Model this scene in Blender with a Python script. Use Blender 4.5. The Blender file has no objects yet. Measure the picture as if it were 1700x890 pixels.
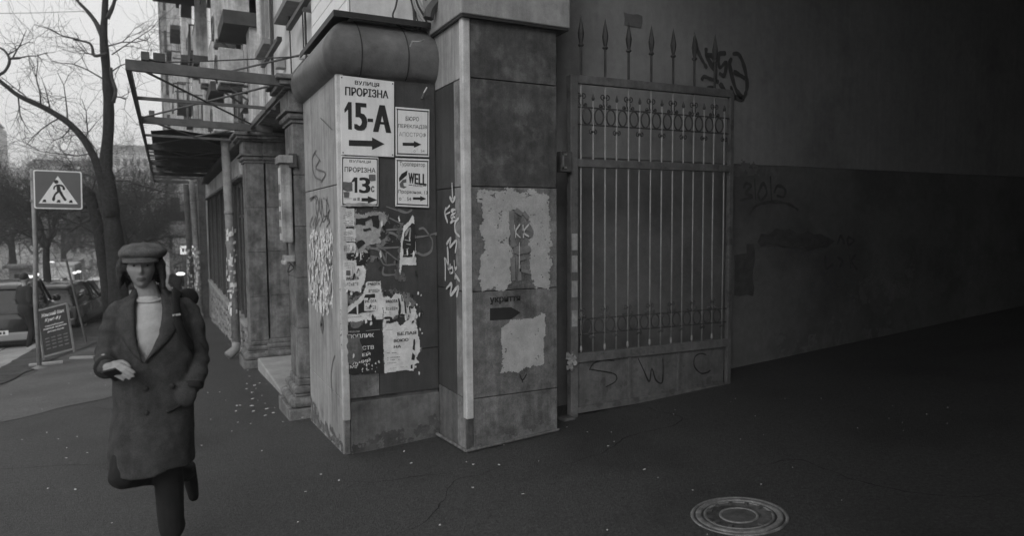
import bpy, bmesh, math, random
from math import sin, cos, pi, atan, atan2, sqrt, radians
from mathutils import Vector, Matrix, noise
from mathutils.geometry import tessellate_polygon
random.seed(7)
scn = bpy.context.scene
COL = scn.collection

# ------------------------------------------------------------------ camera
IW, IH, FPX = 1700.0, 890.0, 1133.0
yaw, pitch, roll = atan(575/FPX), atan(73/FPX), 0.007
CAM = Vector((0, 0, 1.6))
fwd = Vector((sin(yaw)*cos(pitch), cos(yaw)*cos(pitch), -sin(pitch)))
rt = Vector((cos(yaw), -sin(yaw), 0))
up = rt.cross(fwd)
rt2 = rt*cos(roll) - up*sin(roll)
up2 = up*cos(roll) + rt*sin(roll)
cd = bpy.data.cameras.new('camera')
cam = bpy.data.objects.new('camera', cd); COL.objects.link(cam)
M3 = Matrix((rt2, up2, -fwd)).transposed()
cam.matrix_world = Matrix.Translation(CAM) @ M3.to_4x4()
cd.sensor_width = 36; cd.lens = 36*FPX/IW
cd.clip_start = 0.05; cd.clip_end = 3000
cd.dof.use_dof = True; cd.dof.focus_distance = 5.7; cd.dof.aperture_fstop = 1.8
scn.camera = cam

# ------------------------------------------------------------------ world, sun, exposure
SKY_EL, SKY_AZ = radians(30), radians(-145)      # sun behind thin cloud, over the street on the left
w = bpy.data.worlds.new('World'); scn.world = w; w.use_nodes = True
nt = w.node_tree; nt.nodes.clear()
out = nt.nodes.new('ShaderNodeOutputWorld'); bg = nt.nodes.new('ShaderNodeBackground')
sky = nt.nodes.new('ShaderNodeTexSky'); sky.sky_type = 'NISHITA'; sky.sun_disc = False
sky.sun_elevation = SKY_EL; sky.sun_rotation = SKY_AZ
sky.dust_density = 4; sky.air_density = 1.5
bw = nt.nodes.new('ShaderNodeRGBToBW')
mx = nt.nodes.new('ShaderNodeMix'); mx.data_type = 'FLOAT'
mx.inputs[0].default_value = 0.86
mx.inputs[3].default_value = 10.2            # even cloud cover
nt.links.new(sky.outputs[0], bw.inputs[0]); nt.links.new(bw.outputs[0], mx.inputs[2])
nt.links.new(mx.outputs[0], bg.inputs[0]); bg.inputs[1].default_value = 0.1
nt.links.new(bg.outputs[0], out.inputs[0])
sl = bpy.data.lights.new('sun', 'SUN'); sl.energy = 0.95; sl.angle = radians(28); sl.color = (1, 1, 1)
so = bpy.data.objects.new('sun', sl); COL.objects.link(so)
sd = Vector((sin(SKY_AZ)*cos(SKY_EL), cos(SKY_AZ)*cos(SKY_EL), sin(SKY_EL)))
so.rotation_euler = sd.to_track_quat('Z', 'Y').to_euler(); so.location = (-10, 0, 30)
vs = scn.view_settings
scn.display_settings.display_device = 'sRGB'
vs.view_transform = 'Standard'; vs.look = 'None'; vs.exposure = 0.0; vs.gamma = 1.0; vs.use_curve_mapping = False

# ------------------------------------------------------------------ geometry of the place
SL = 0.058
def gz(x, y):
    return -SL*min(y, 150) + 0.06*max(0, x-1.3)
def ray(px, py):
    return fwd + rt2*((px-IW/2)/FPX) - up2*((py-IH/2)/FPX)
def G(px, py):
    d = ray(px, py); t = 3.0
    for _ in range(150):
        p = CAM + d*t; t += (p.z-gz(p.x, p.y))/max(.02, -d.z)*.6
    return CAM + d*t
def PD(px, py, t): return CAM + ray(px, py)*t

# ------------------------------------------------------------------ materials
def mat(name, c, rough=.85, var=.25, scale=2.5, bump=.25, bscale=60, streak=0, spec=.3, grain=.12, metal=0, fine=14, stain=None):
    m = bpy.data.materials.new(name); m.use_nodes = True
    n = m.node_tree.nodes; l = m.node_tree.links
    b = n['Principled BSDF']; b.inputs['Roughness'].default_value = rough
    b.inputs['Specular IOR Level'].default_value = spec; b.inputs['Metallic'].default_value = metal
    geo = n.new('ShaderNodeNewGeometry')
    def nz(sc, det, rgh=.6, vec=None):
        t = n.new('ShaderNodeTexNoise'); t.inputs['Scale'].default_value = sc; t.inputs['Detail'].default_value = det
        t.inputs['Roughness'].default_value = rgh
        l.new(vec or geo.outputs['Position'], t.inputs['Vector']); return t
    def rng(src, a, bb, lo=.3, hi=.7):
        r = n.new('ShaderNodeMapRange'); r.inputs[1].default_value = lo; r.inputs[2].default_value = hi
        r.inputs[3].default_value = a; r.inputs[4].default_value = bb; l.new(src, r.inputs[0]); return r.outputs[0]
    def mul(a, bsock):
        q = n.new('ShaderNodeMath'); q.operation = 'MULTIPLY'
        l.new(bsock, q.inputs[0])
        if isinstance(a, (int, float)): q.inputs[1].default_value = a
        else: l.new(a, q.inputs[1])
        return q.outputs[0]
    v = rng(nz(scale, 6).outputs[0], 1-var, 1+var)
    v = mul(v, rng(nz(fine, 5, .7).outputs[0], 1-grain, 1+grain))
    v = mul(v, rng(nz(180, 3, .7).outputs[0], 1-grain*.9, 1+grain*.9))
    if streak:
        mp = n.new('ShaderNodeMapping'); mp.inputs['Scale'].default_value = (9, 9, .7)
        l.new(geo.outputs['Position'], mp.inputs['Vector'])
        v = mul(v, rng(nz(1.6, 5, .65, mp.outputs[0]).outputs[0], 1-streak, 1+streak*.35))
    if stain:   # stain = (low, high, factor): blotches of another tone with hard-ish edges
        v = mul(v, rng(nz(stain[3] if len(stain) > 3 else 1.3, 8, .62).outputs[0], 1, stain[2], stain[0], stain[1]))
    v = mul(c, v)
    l.new(v, b.inputs['Base Color'])
    if bump:
        bp = n.new('ShaderNodeBump'); bp.inputs['Strength'].default_value = bump; bp.inputs['Distance'].default_value = .01
        l.new(nz(bscale, 5, .7).outputs[0], bp.inputs['Height']); l.new(bp.outputs[0], b.inputs['Normal'])
    return m
def emit(name, s):
    m = bpy.data.materials.new(name); m.use_nodes = True
    b = m.node_tree.nodes['Principled BSDF']; b.inputs['Base Color'].default_value = (.6, .6, .6, 1)
    b.inputs['Emission Color'].default_value = (1, 1, 1, 1); b.inputs['Emission Strength'].default_value = s
    return m
K = {}
K['asphalt'] = mat('asphalt', .05, .6, .38, .8, 1, 70, grain=.65, spec=.45, fine=45, stain=(.5, .66, .72, .8))
K['wet'] = mat('asphalt_dark', .07, .62, .2, 1, .5, 200, grain=.2)
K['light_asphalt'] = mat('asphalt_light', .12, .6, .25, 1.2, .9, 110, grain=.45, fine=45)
K['road'] = mat('road_asphalt', .13, .8, .2, .5, .4, 160)
K['soil'] = mat('soil', .075, .95, .4, 3, .8, 60, grain=.3)
K['paving'] = mat('paving_stone', .36, .8, .25, 2, .3, 80)
K['marble'] = mat('pale_stone', .4, .7, .2, 2.2, .25, 90, streak=.42, grain=.1, stain=(.55, .66, .78, 2.4))
K['strip'] = mat('edge_stone', .6, .7, .15, 4, .3, 90, streak=.2, grain=.14)
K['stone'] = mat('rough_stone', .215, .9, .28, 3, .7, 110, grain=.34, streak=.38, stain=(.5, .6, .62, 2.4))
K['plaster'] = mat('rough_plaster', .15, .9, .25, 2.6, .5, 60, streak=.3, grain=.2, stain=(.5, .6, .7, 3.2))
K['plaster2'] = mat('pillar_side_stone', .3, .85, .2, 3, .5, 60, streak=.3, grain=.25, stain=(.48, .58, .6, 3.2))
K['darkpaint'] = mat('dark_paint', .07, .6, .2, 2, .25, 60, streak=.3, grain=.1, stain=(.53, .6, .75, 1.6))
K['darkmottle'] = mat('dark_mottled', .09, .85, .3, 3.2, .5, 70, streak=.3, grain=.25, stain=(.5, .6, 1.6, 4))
K['whitewash'] = mat('whitewash', .45, .95, .12, 5, .8, 55, grain=.14)
K['moulding'] = mat('moulding_plaster', .13, .42, .22, 4, .3, 60, grain=.16, stain=(.52, .62, .7, 3))
K['blacktin'] = mat('black_tin', .035, .5, .3, 3, .1, 40)
K['wallpale'] = mat('pale_render', .66, .85, .1, 1.2, .15, 50, streak=.12, grain=.08)
K['siding'] = mat('white_siding', .82, .6, .08, 1.5, .1, 50, grain=.05)
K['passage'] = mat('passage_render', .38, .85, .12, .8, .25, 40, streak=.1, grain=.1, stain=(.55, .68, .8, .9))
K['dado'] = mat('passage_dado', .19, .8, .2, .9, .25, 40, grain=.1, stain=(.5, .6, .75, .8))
K['ceiling'] = mat('soot_plaster', .3, .9)
K['gatepaint'] = mat('gate_paint', .17, .6, .22, 5, .25, 60, grain=.22, streak=.25, stain=(.55, .62, .6, 7))
K['barpaint'] = mat('bar_paint', .36, .5, .15, 8, .2, 90, grain=.2)
K['iron'] = mat('dark_iron', .07, .55, .3, 12, .3, 90)
K['iron2'] = mat('weathered_iron', .1, .6, .3, 6, .3, 90)
K['spray'] = mat('black_spray', .03, .8, .2, 12, 0)
K['faintspray'] = mat('faded_spray', .1, .85, .2, 12, 0)
K['capstone'] = mat('cap_stone', .37, .85, .15, 2, .3, 60, streak=.2, grain=.15, stain=(.5, .62, .75, 2))
K['wspray'] = mat('white_spray', .62, .8, .15, 12, 0)
K['gspray'] = mat('grey_spray', .2, .85, .2, 9, 0)
K['signwhite'] = mat('enamel_white', .85, .4, .06, 4, .03, 40, streak=.12, grain=.03)
K['signrim'] = mat('sign_rim', .8, .4, .1, 6, .03, 40)
K['ink'] = mat('black_ink', .03, .55, .15, 12, 0)
K['greyink'] = mat('grey_ink', .14, .6, .25, 30, 0)
K['paleink'] = mat('pale_ink', .3, .6, .25, 30, 0)
K['paper'] = mat('paper', .72, .9, .12, 7, .25, 70, grain=.14)
K['oldpaper'] = mat('old_paper', .38, .9, .3, 9, .4, 60, grain=.25)
K['blackpaper'] = mat('black_paper', .03, .6, .2, 9, .2, 60)
K['glass'] = mat('dark_glass', .025, .12, .2, 2, 0, spec=.5)
K['frame'] = mat('window_frame', .3, .6)
K['darkframe'] = mat('dark_frame', .06, .6)
K['facade'] = mat('facade_render', .45, .9, .3, 1.5, .3, 20, streak=.5, grain=.25, stain=(.48, .6, .5, 1.1))
K['facadelight'] = mat('facade_light', .62, .85, .2, 1.5, .2, 20, streak=.4, grain=.2, stain=(.52, .64, .6, 1.4))
K['concrete'] = mat('concrete', .22, .9, .3, 2)
K['darkconcrete'] = mat('dark_concrete', .07, .9, .3, 2)
K['rubble'] = mat('rubble', .3, .95, .35, 4, .7, 40, grain=.3)
K['bark'] = mat('bark', .03, .95, .45, 12, 1, 25, streak=.4, grain=.3)
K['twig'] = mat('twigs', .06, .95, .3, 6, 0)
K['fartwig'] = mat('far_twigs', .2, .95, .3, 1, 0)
K['farwall'] = mat('far_wall', .6, .9, .2, .1, 0, grain=.1)
K['farwall2'] = mat('far_wall_grey', .45, .9, .2, .1, 0, grain=.1)
K['farroof'] = mat('far_roof', .16, .9)
K['farwin'] = mat('far_window', .09, .4)
K['hill'] = mat('hill_scrub', .36, .95, .4, .06, 0, grain=.3, fine=.6)
K['blackcar'] = mat('black_paintwork', .02, .25, .1, 2, 0, spec=.55, grain=.02)
K['greycar'] = mat('grey_paintwork', .3, .3, .1, 2, 0, spec=.5, grain=.02)
K['whitecar'] = mat('white_paintwork', .65, .3, .05, 2, 0, spec=.5, grain=.02)
for k_ in ('blackcar', 'greycar', 'whitecar', 'glass'):
    K[k_].node_tree.nodes['Principled BSDF'].inputs['Coat Weight'].default_value = .8; K[k_].node_tree.nodes['Principled BSDF'].inputs['Coat Roughness'].default_value = .06
K['tyre'] = mat('tyre', .025, .9)
K['chrome'] = mat('bright_trim', .6, .3, .1, 5, 0, metal=.6)
K['oldasphalt'] = mat('asphalt_old', .085, .85, .25, 1.2, .9, 110, grain=.45)
K['dampstain'] = mat('damp_stain', .2, .8, .2, 3, .2)
K['litter'] = mat('litter', .6, .8)
K['lamp'] = emit('lamp_glow', 1.6)
K['signglow'] = emit('sign_glow', .75)
K['tarp'] = mat('tarpaulin', .035, .9, .3, 4, .3)
K['cable'] = mat('cable', .05, .6, .2)
K['palecable'] = mat('pale_cable', .4, .6, .2)
K['crosssign'] = mat('sign_blue_grey', .13, .5, .08, 3, 0, grain=.04)
K['pole'] = mat('pole_paint', .26, .6, .25, 5, .2, 60, grain=.2)

# ------------------------------------------------------------------ object helpers
def tag(o, label=None, cat=None, group=None, kind=None):
    if label: o['label'] = label
    if cat: o['category'] = cat
    if group: o['group'] = group
    if kind: o['kind'] = kind
    return o
def empty(name, loc, label, cat, group=None, rz=0):
    o = bpy.data.objects.new(name, None); COL.objects.link(o)
    o.location = loc; o.rotation_euler = (0, 0, rz); o.empty_display_size = .2
    return tag(o, label, cat, group)
def dup(root, loc=None, rz=None, label=None, scale=None):
    def cp(o, par):
        c = o.copy(); COL.objects.link(c)
        if par: c.parent = par
        for ch in list(o.children): cp(ch, c)
        return c
    r = cp(root, None)
    if loc is not None: r.location = loc
    if rz is not None: r.rotation_euler = (0, 0, rz)
    if scale is not None: r.scale = scale
    if label: r['label'] = label
    return r
def origin(parent):
    p = Vector((0, 0, 0)); rz = 0
    while parent: p += parent.location; parent = parent.parent
    return p
class MB:
    def __init__(s): s.v = []; s.f = []; s.mi = []; s.cur = 0; s.sm = []; s.smooth = False
    def add(s, vs_, fs):
        o = len(s.v); s.v += [tuple(p) for p in vs_]
        for f in fs: s.f.append([i+o for i in f]); s.mi.append(s.cur); s.sm.append(s.smooth)
        return s
    def box(s, x0, x1, y0, y1, z0, z1):
        return s.add([(x, y, z) for x in (x0, x1) for y in (y0, y1) for z in (z0, z1)],
                     [(0, 1, 3, 2), (4, 6, 7, 5), (0, 4, 5, 1), (2, 3, 7, 6), (0, 2, 6, 4), (1, 5, 7, 3)])
    def bar(s, a, b, w_, h_, upv=(0, 0, 1)):
        a = Vector(a); b = Vector(b); d = (b-a).normalized(); U = Vector(upv)
        if abs(d.dot(U)) > .99: U = Vector((0, 1, 0))
        S = d.cross(U).normalized(); T = S.cross(d)
        vs_ = [p + S*(w_/2*i) + T*(h_/2*j) for p in (a, b) for i in (-1, 1) for j in (-1, 1)]
        return s.add(vs_, [(0, 1, 3, 2), (4, 6, 7, 5), (0, 4, 5, 1), (2, 3, 7, 6), (0, 2, 6, 4), (1, 5, 7, 3)])
    def tube(s, pts, rad, n=8, cap=True):
        pts = [Vector(p) for p in pts]
        if not hasattr(rad, '__len__'): rad = [rad]*len(pts)
        vs_ = []; fs = []; prev = None
        for i, p in enumerate(pts):
            d = (pts[min(i+1, len(pts)-1)] - pts[max(i-1, 0)])
            d = d.normalized() if d.length > 1e-9 else Vector((0, 0, 1))
            if prev is None:
                a = Vector((0, 0, 1)) if abs(d.z) < .9 else Vector((1, 0, 0))
                S = d.cross(a).normalized()
            else: S = (prev - d*prev.dot(d)).normalized()
            prev = S; T = d.cross(S)
            for k in range(n):
                q = 2*pi*k/n; vs_.append(p + (S*cos(q) + T*sin(q))*rad[i])
        for i in range(len(pts)-1):
            for k in range(n):
                a = i*n+k; b = i*n+(k+1) % n; fs.append((a, b, b+n, a+n))
        if cap: fs.append(tuple(range(n))[::-1]); fs.append(tuple(range((len(pts)-1)*n, len(pts)*n)))
        return s.add(vs_, fs)
    def lathe(s, c, prof, n=24, ax=(0, 0, 1), arc=2*pi):
        c = Vector(c); A = Vector(ax).normalized(); a = Vector((1, 0, 0)) if abs(A.x) < .9 else Vector((0, 1, 0))
        S = A.cross(a).normalized(); T = A.cross(S); m = len(prof); vs_ = []; fs = []
        for k in range(n):
            q = arc*k/n
            for (r_, h) in prof: vs_.append(c + A*h + (S*cos(q)+T*sin(q))*r_)
        for k in range(n):
            for j in range(m-1):
                a = k*m+j; b = ((k+1) % n)*m+j; fs.append((a, b, b+1, a+1))
        return s.add(vs_, fs)
    def prism(s, poly, ext):   # poly: 3D points, ext: vector
        poly = [Vector(p) for p in poly]; n = len(poly); e = Vector(ext)
        tris = tessellate_polygon([poly])
        fs = [tuple(t) for t in tris] + [tuple(i+n for i in t[::-1]) for t in tris]
        fs += [(i, (i+1) % n, (i+1) % n+n, i+n) for i in range(n)]
        return s.add(poly + [p+e for p in poly], fs)
    def loft(s, rings, closed=True, caps=True):
        n = len(rings[0]); fs = []
        for i in range(len(rings)-1):
            for k in range(n if closed else n-1):
                a = i*n+k; b = i*n+(k+1) % n; fs.append((a, b, b+n, a+n))
        if caps: fs.append(tuple(range(n))[::-1]); fs.append(tuple(range((len(rings)-1)*n, len(rings)*n)))
        return s.add([p for r_ in rings for p in r_], fs)
    def build(s, name, m, parent=None, bevel=0, local=False, smooth=None, **kw):
        me = bpy.data.meshes.new(name)
        o0 = Vector((0, 0, 0)) if local else origin(parent)
        me.from_pydata([Vector(p)-o0 for p in s.v], [], s.f); 
        ms = m if isinstance(m, (list, tuple)) else [m]
        for x in ms: me.materials.append(x)
        for p, i, q in zip(me.polygons, s.mi, s.sm): p.material_index = i; p.use_smooth = q if smooth is None else smooth
        bm = bmesh.new(); bm.from_mesh(me); bmesh.ops.recalc_face_normals(bm, faces=bm.faces); bm.to_mesh(me); bm.free()
        o = bpy.data.objects.new(name, me); COL.objects.link(o)
        if parent: o.parent = parent
        if bevel:
            bv = o.modifiers.new('bevel', 'BEVEL'); bv.width = bevel; bv.segments = 2; bv.limit_method = 'ANGLE'; bv.angle_limit = radians(40)
        return tag(o, **kw)
def catmull(P, k=6):
    P = [Vector(p) for p in P]
    if len(P) < 3: return P
    Q = [P[0]*2-P[1]]+P+[P[-1]*2-P[-2]]; r_ = []
    for i in range(1, len(Q)-2):
        for j in range(k):
            t = j/k
            r_.append(.5*((2*Q[i]) + (Q[i+1]-Q[i-1])*t + (2*Q[i-1]-5*Q[i]+4*Q[i+1]-Q[i+2])*t*t + (3*Q[i]-Q[i-1]-3*Q[i+1]+Q[i+2])*t**3))
    return r_+[P[-1]]

class Fr:            # a flat face of something, with its own 2D axes
    def __init__(s, o, U, V): s.o = Vector(o); s.U = Vector(U).normalized(); s.V = Vector(V).normalized(); s.N = s.U.cross(s.V)
    def p(s, u, v, lift=0): return s.o + s.U*u + s.V*v + s.N*lift
    def q(s, px, py):
        d = ray(px, py); t = (s.o-CAM).dot(s.N)/d.dot(s.N); h = CAM+d*t-s.o
        return (h.dot(s.U), h.dot(s.V))
FA = Fr((0, 5.62, 0), (1, 0, 0), (0, 0, 1))        # front of near pillar (faces the passage mouth)
FAL = Fr((1.272, 0, 0), (0, -1, 0), (0, 0, 1))     # its street side
FB = Fr((0, 4.985, 0), (1, 0, 0), (0, 0, 1))       # front of second pillar
FBL = Fr((2.115, 0, 0), (0, -1, 0), (0, 0, 1))     # its street side
FW = Fr((0, 5.745, 0), (1, 0, 0), (0, 0, 1))       # passage wall

_tc = {}
def text2d(s, bold=0, shear=0):
    k = (s, bold, shear)
    if k in _tc: return _tc[k]
    cu = bpy.data.curves.new('t', 'FONT'); cu.body = s; cu.offset = bold; cu.shear = shear; cu.resolution_u = 3
    ob = bpy.data.objects.new('t', cu); COL.objects.link(ob)
    dg = bpy.context.evaluated_depsgraph_get(); ev = ob.evaluated_get(dg); me = ev.to_mesh()
    vs_ = [(v.co.x, v.co.y) for v in me.vertices]; fs = [tuple(p.vertices) for p in me.polygons]
    ev.to_mesh_clear(); bpy.data.objects.remove(ob); bpy.data.curves.remove(cu)
    xs = [v[0] for v in vs_]; ys = [v[1] for v in vs_]
    x0, x1, y0, y1 = min(xs), max(xs), min(ys), max(ys)
    r_ = ([((a-x0)/(x1-x0), (b-y0)/(y1-y0)) for a, b in vs_], fs); _tc[k] = r_; return r_
def put_text(mb, fr, s, quad, lift, bold=0, shear=0):
    """quad: four picture corners (tl, tr, br, bl) as measured; the text is set flat on the face fr"""
    tl, tr, br, bl = [Vector(fr.q(*c)) for c in quad]
    vs_, fs = text2d(s, min(bold, .008), shear)
    hgt = (tl-bl).length; e = bold*hgt*.9; n_ = 1 if bold < .012 else (3 if bold < .035 else 5)
    for k in range(n_):
        o_ = Vector((e*(2*k/(n_-1)-1), 0)) if n_ > 1 else Vector((0, 0))
        mb.add([fr.p(*((bl*(1-a)+br*a)*(1-b) + (tl*(1-a)+tr*a)*b + o_), lift+.0003*k) for a, b in vs_], fs)
def rq(x0, y0, x1, y1, s=0): return ((x0, y0), (x1, y0+s), (x1, y1+s), (x0, y1))
def stroke(mb, fr, pts, wd, lift, px=True, k=6, sm=True):
    P = [Vector(fr.q(*c)) if px else Vector(c) for c in pts]
    P = catmull([p.to_3d() for p in P], k) if sm else [p.to_3d() for p in P]
    L = []; n = len(P)
    for i, p in enumerate(P):
        d = (P[min(i+1, n-1)]-P[max(i-1, 0)]); d = d.normalized() if d.length else Vector((1, 0, 0))
        nn = Vector((-d.y, d.x, 0)); ww = wd*.5*(1+.3*noise.noise(p*30)+.55*noise.noise(p*7))*(1 if 0 < i < n-1 else .6)
        L.append(fr.p(*(p+nn*ww).xy, lift)); L.append(fr.p(*(p-nn*ww).xy, lift))
    mb.add(L, [(2*i, 2*i+1, 2*i+3, 2*i+2) for i in range(n-1)])
def jag(pts, amp, step, rnd=random):
    o = []; n = len(pts)
    for i in range(n):
        a = Vector(pts[i]); b = Vector(pts[(i+1) % n]); d = b-a; L = d.length; m = max(1, int(L/step))
        nn = Vector((-d.y, d.x))/max(L, 1e-6)
        for j in range(m):
            o.append(a + d*(j/m) + nn*rnd.uniform(-amp, amp)*(0 if j == 0 else 1))
    return o
def inside(P, x, y):
    c = False; n = len(P); j = n-1
    for i in range(n):
        if (P[i].y > y) != (P[j].y > y) and x < (P[j].x-P[i].x)*(y-P[i].y)/(P[j].y-P[i].y)+P[i].x: c = not c
        j = i
    return c
def npatch(mb, fr, pts, lift, cell=.007, amp=.03, freq=14, holes=-9, seed=0, px=True, wrinkle=0):
    P = [Vector(fr.q(*c)) if px else Vector(c) for c in pts]
    x0 = min(p.x for p in P)-amp; x1 = max(p.x for p in P)+amp; y0 = min(p.y for p in P)-amp; y1 = max(p.y for p in P)+amp
    nx = int((x1-x0)/cell); ny = int((y1-y0)/cell); idx = {}; vs_ = []; fs = []
    def vid(i, j):
        if (i, j) not in idx:
            q_ = Vector((i*7.1+seed, j*3.3, 0)); idx[(i, j)] = len(vs_)
            vs_.append(fr.p(x0+cell*(i+.35*noise.noise(q_)), y0+cell*(j+.35*noise.noise(q_*1.7)), lift+wrinkle*(1+noise.noise(Vector((i*cell*28, j*cell*16, seed)))+.6*noise.noise(Vector((i*cell*70, j*cell*70, seed))))))
        return idx[(i, j)]
    for i in range(nx):
        for j in range(ny):
            x = x0+cell*(i+.5); y = y0+cell*(j+.5); v = Vector((x*freq, y*freq, seed))
            dx = amp*(noise.noise(v)+.6*noise.noise(v*3)+.4*noise.noise(v*8)); dy = amp*(noise.noise(v+Vector((9, 4, 2)))+.6*noise.noise(v*3+Vector((5, 5, 5)))+.4*noise.noise(v*8))
            if inside(P, x+dx*1.4, y+dy*1.4) and noise.noise(v*1.9)+.5*noise.noise(v*7) > holes: fs.append((vid(i, j), vid(i+1, j), vid(i+1, j+1), vid(i, j+1)))
    mb.add(vs_, fs)
def patch(mb, fr, pts, lift, thick=.0, amp=0, step=.02, px=True):
    P = [Vector(fr.q(*c)) if px else Vector(c) for c in pts]
    if amp: P = jag(P, amp, step)
    if thick: mb.prism([fr.p(p.x, p.y, lift) for p in P], fr.N*thick)
    else:
        pts3 = [fr.p(p.x, p.y, lift) for p in P]; mb.add(pts3, [tuple(t) for t in tessellate_polygon([pts3])])

# ================================================================== SETTING: ground, road
def sheet(name, x0, x1, y0, y1, dx, dy, m, dz=0, zf=None, **kw):
    nx = max(1, int((x1-x0)/dx)); ny = max(1, int((y1-y0)/dy)); mb = MB()
    zf = zf or gz
    vs_ = [(x0+(x1-x0)*i/nx, y0+(y1-y0)*j/ny) for i in range(nx+1) for j in range(ny+1)]
    mb.add([(x, y, zf(x, y)+dz+.006*noise.noise(Vector((x*.8, y*.8, 0)))) for x, y in vs_],
           [(i*(ny+1)+j, (i+1)*(ny+1)+j, (i+1)*(ny+1)+j+1, i*(ny+1)+j+1) for i in range(nx) for j in range(ny)])
    mb.smooth = True
    return mb.build(name, m, smooth=True, kind='structure', **kw)
sheet('sidewalk', -2.62, 1.5, -14, 70, .3, .5, K['asphalt'])
sheet('passage_floor', 1.5, 60, -8, 14, .3, .4, K['asphalt'])
sheet('road', -12, -2.62, -14, 150, 1, 2, K['road'], -.12)
sheet('far_sidewalk', -18, -12, -14, 150, 1, 3, K['asphalt'])
def far_gz(x, y):
    return gz(x, y)-.15
mb = MB()
mb.add([(-500, -200, -9.2), (500, -200, -9.2), (500, 800, -9.2), (-500, 800, -9.2)], [(0, 1, 2, 3)])
mb.build('far_ground', K['hill'], kind='structure')
sheet('side_ground', -80, -18, -20, 170, 6, 6, K['soil'], -.02)
sheet('street_end', -2.62, 14, 70, 170, 4, 5, K['road'], -.1)
# kerb stones
kr = empty('kerb', (-2.7, 5, gz(0, 5)), 'row of low pale kerb stones between sidewalk and road', 'kerb'); kr['kind'] = 'structure'
del kr['label'], kr['category']
kme = None
for i in range(44):
    y = 4+i*1.2
    if kme is None:
        o = MB().box(-.09, .09, -.59, .59, -.2, .012).build('kerb_stone', K['paving'], kr, bevel=.012, local=True); kme = o
    else:
        o = kme.copy(); COL.objects.link(o)
    o.location = (0, y-5, gz(0, y)-gz(0, 5)); o.rotation_euler = (-atan(SL), 0, 0)
def gpatch(name, pts, dz, m, amp=0, step=.15, **kw):
    P = [Vector(p) for p in pts]
    if amp: P = jag(P, amp, step)
    bm = bmesh.new(); vv = [bm.verts.new((p.x, p.y, 0)) for p in P]; bm.faces.new(vv)
    bmesh.ops.triangulate(bm, faces=bm.faces)
    for _ in range(3):
        es = [e for e in bm.edges if e.calc_length() > .5]
        if not es: break
        bmesh.ops.subdivide_edges(bm, edges=es, cuts=1)
        bmesh.ops.triangulate(bm, faces=[f for f in bm.faces if len(f.verts) > 3])
    for v in bm.verts: v.co.z = gz(v.co.x, v.co.y)+dz+.006*noise.noise(Vector((v.co.x*.8, v.co.y*.8, 0)))
    me = bpy.data.meshes.new(name); bmesh.ops.recalc_face_normals(bm, faces=bm.faces)
    bm.to_mesh(me); bm.free(); me.materials.append(m)
    o = bpy.data.objects.new(name, me); COL.objects.link(o); return tag(o, kind='structure', **kw)
gpatch('soil_strip', [(-2.6, 9.5), (-2.25, 12.2), (-1.85, 16), (-1.2, 19.5), (-.85, 26), (-.9, 60), (-2.6, 60)], .012, K['soil'], .04, .3)
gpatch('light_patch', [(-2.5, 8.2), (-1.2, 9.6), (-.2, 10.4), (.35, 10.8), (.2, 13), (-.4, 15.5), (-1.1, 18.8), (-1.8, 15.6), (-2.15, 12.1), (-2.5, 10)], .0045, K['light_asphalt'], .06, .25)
# stone paving beside the crossing
pv = empty('crossing_paving', (-3.4, 17, gz(0, 17)-.12), None, None); pv['kind'] = 'structure'
for i in range(3):
    for j in range(14):
        x = -4.6+i*.62; y = 12.5+j*.7
        mb = MB().box(x+.02, x+.6, y+.02, y+.68, 0, .05+random.uniform(0, .012))
        mb.v = [(a, b, c+gz(a, b)-.12) for a, b, c in mb.v]
        mb.build('paving_slab', K['paving'], pv)
# flakes and scraps lying on the ground
mb = MB(); rnd = random.Random(3)
def flake(x, y, s):
    a = rnd.uniform(0, 6.3); n = rnd.randint(4, 6); z = gz(x, y)+.018
    P = [(x+cos(a+q*2*pi/n)*s*rnd.uniform(.6, 1.1), y+sin(a+q*2*pi/n)*s*rnd.uniform(.35, .8), z+rnd.uniform(0, .006)) for q in range(n)]
    mb.prism(P, (0, 0, .003))
for p in [(470, 704), (502, 697), (563, 803), (533, 793), (507, 822), (495, 873), (671, 754), (683, 774), (786, 776), (785, 815), (829, 777), (868, 826), (975, 722), (335, 744), (350, 700), (395, 705), (392, 686), (375, 668), (1150, 820), (730, 878), (455, 645), (1070, 785), (97, 733), (78, 722), (37, 734), (128, 729), (125, 818), (80, 816), (110, 765), (435, 660), (425, 648), (418, 655), (410, 640), (428, 668), (440, 673), (1010, 745), (345, 655), (385, 720)]:
    q = G(*p); flake(q.x, q.y, rnd.uniform(.006, .015))
for _ in range(34):
    y = rnd.uniform(3.5, 16); x = rnd.uniform(-2.3, 1.2); flake(x, y, rnd.uniform(.004, .011))
for _ in range(16):
    flake(rnd.uniform(.55, 1.15), rnd.uniform(7.5, 11.5), rnd.uniform(.01, .03))
for _ in range(30):
    flake(rnd.uniform(1.5, 6), rnd.uniform(2.5, 5), rnd.uniform(.003, .008))
mb.build('paper_flakes', K['litter'], label='small white scraps and flakes scattered over the asphalt', cat='litter', kind='stuff')

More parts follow.
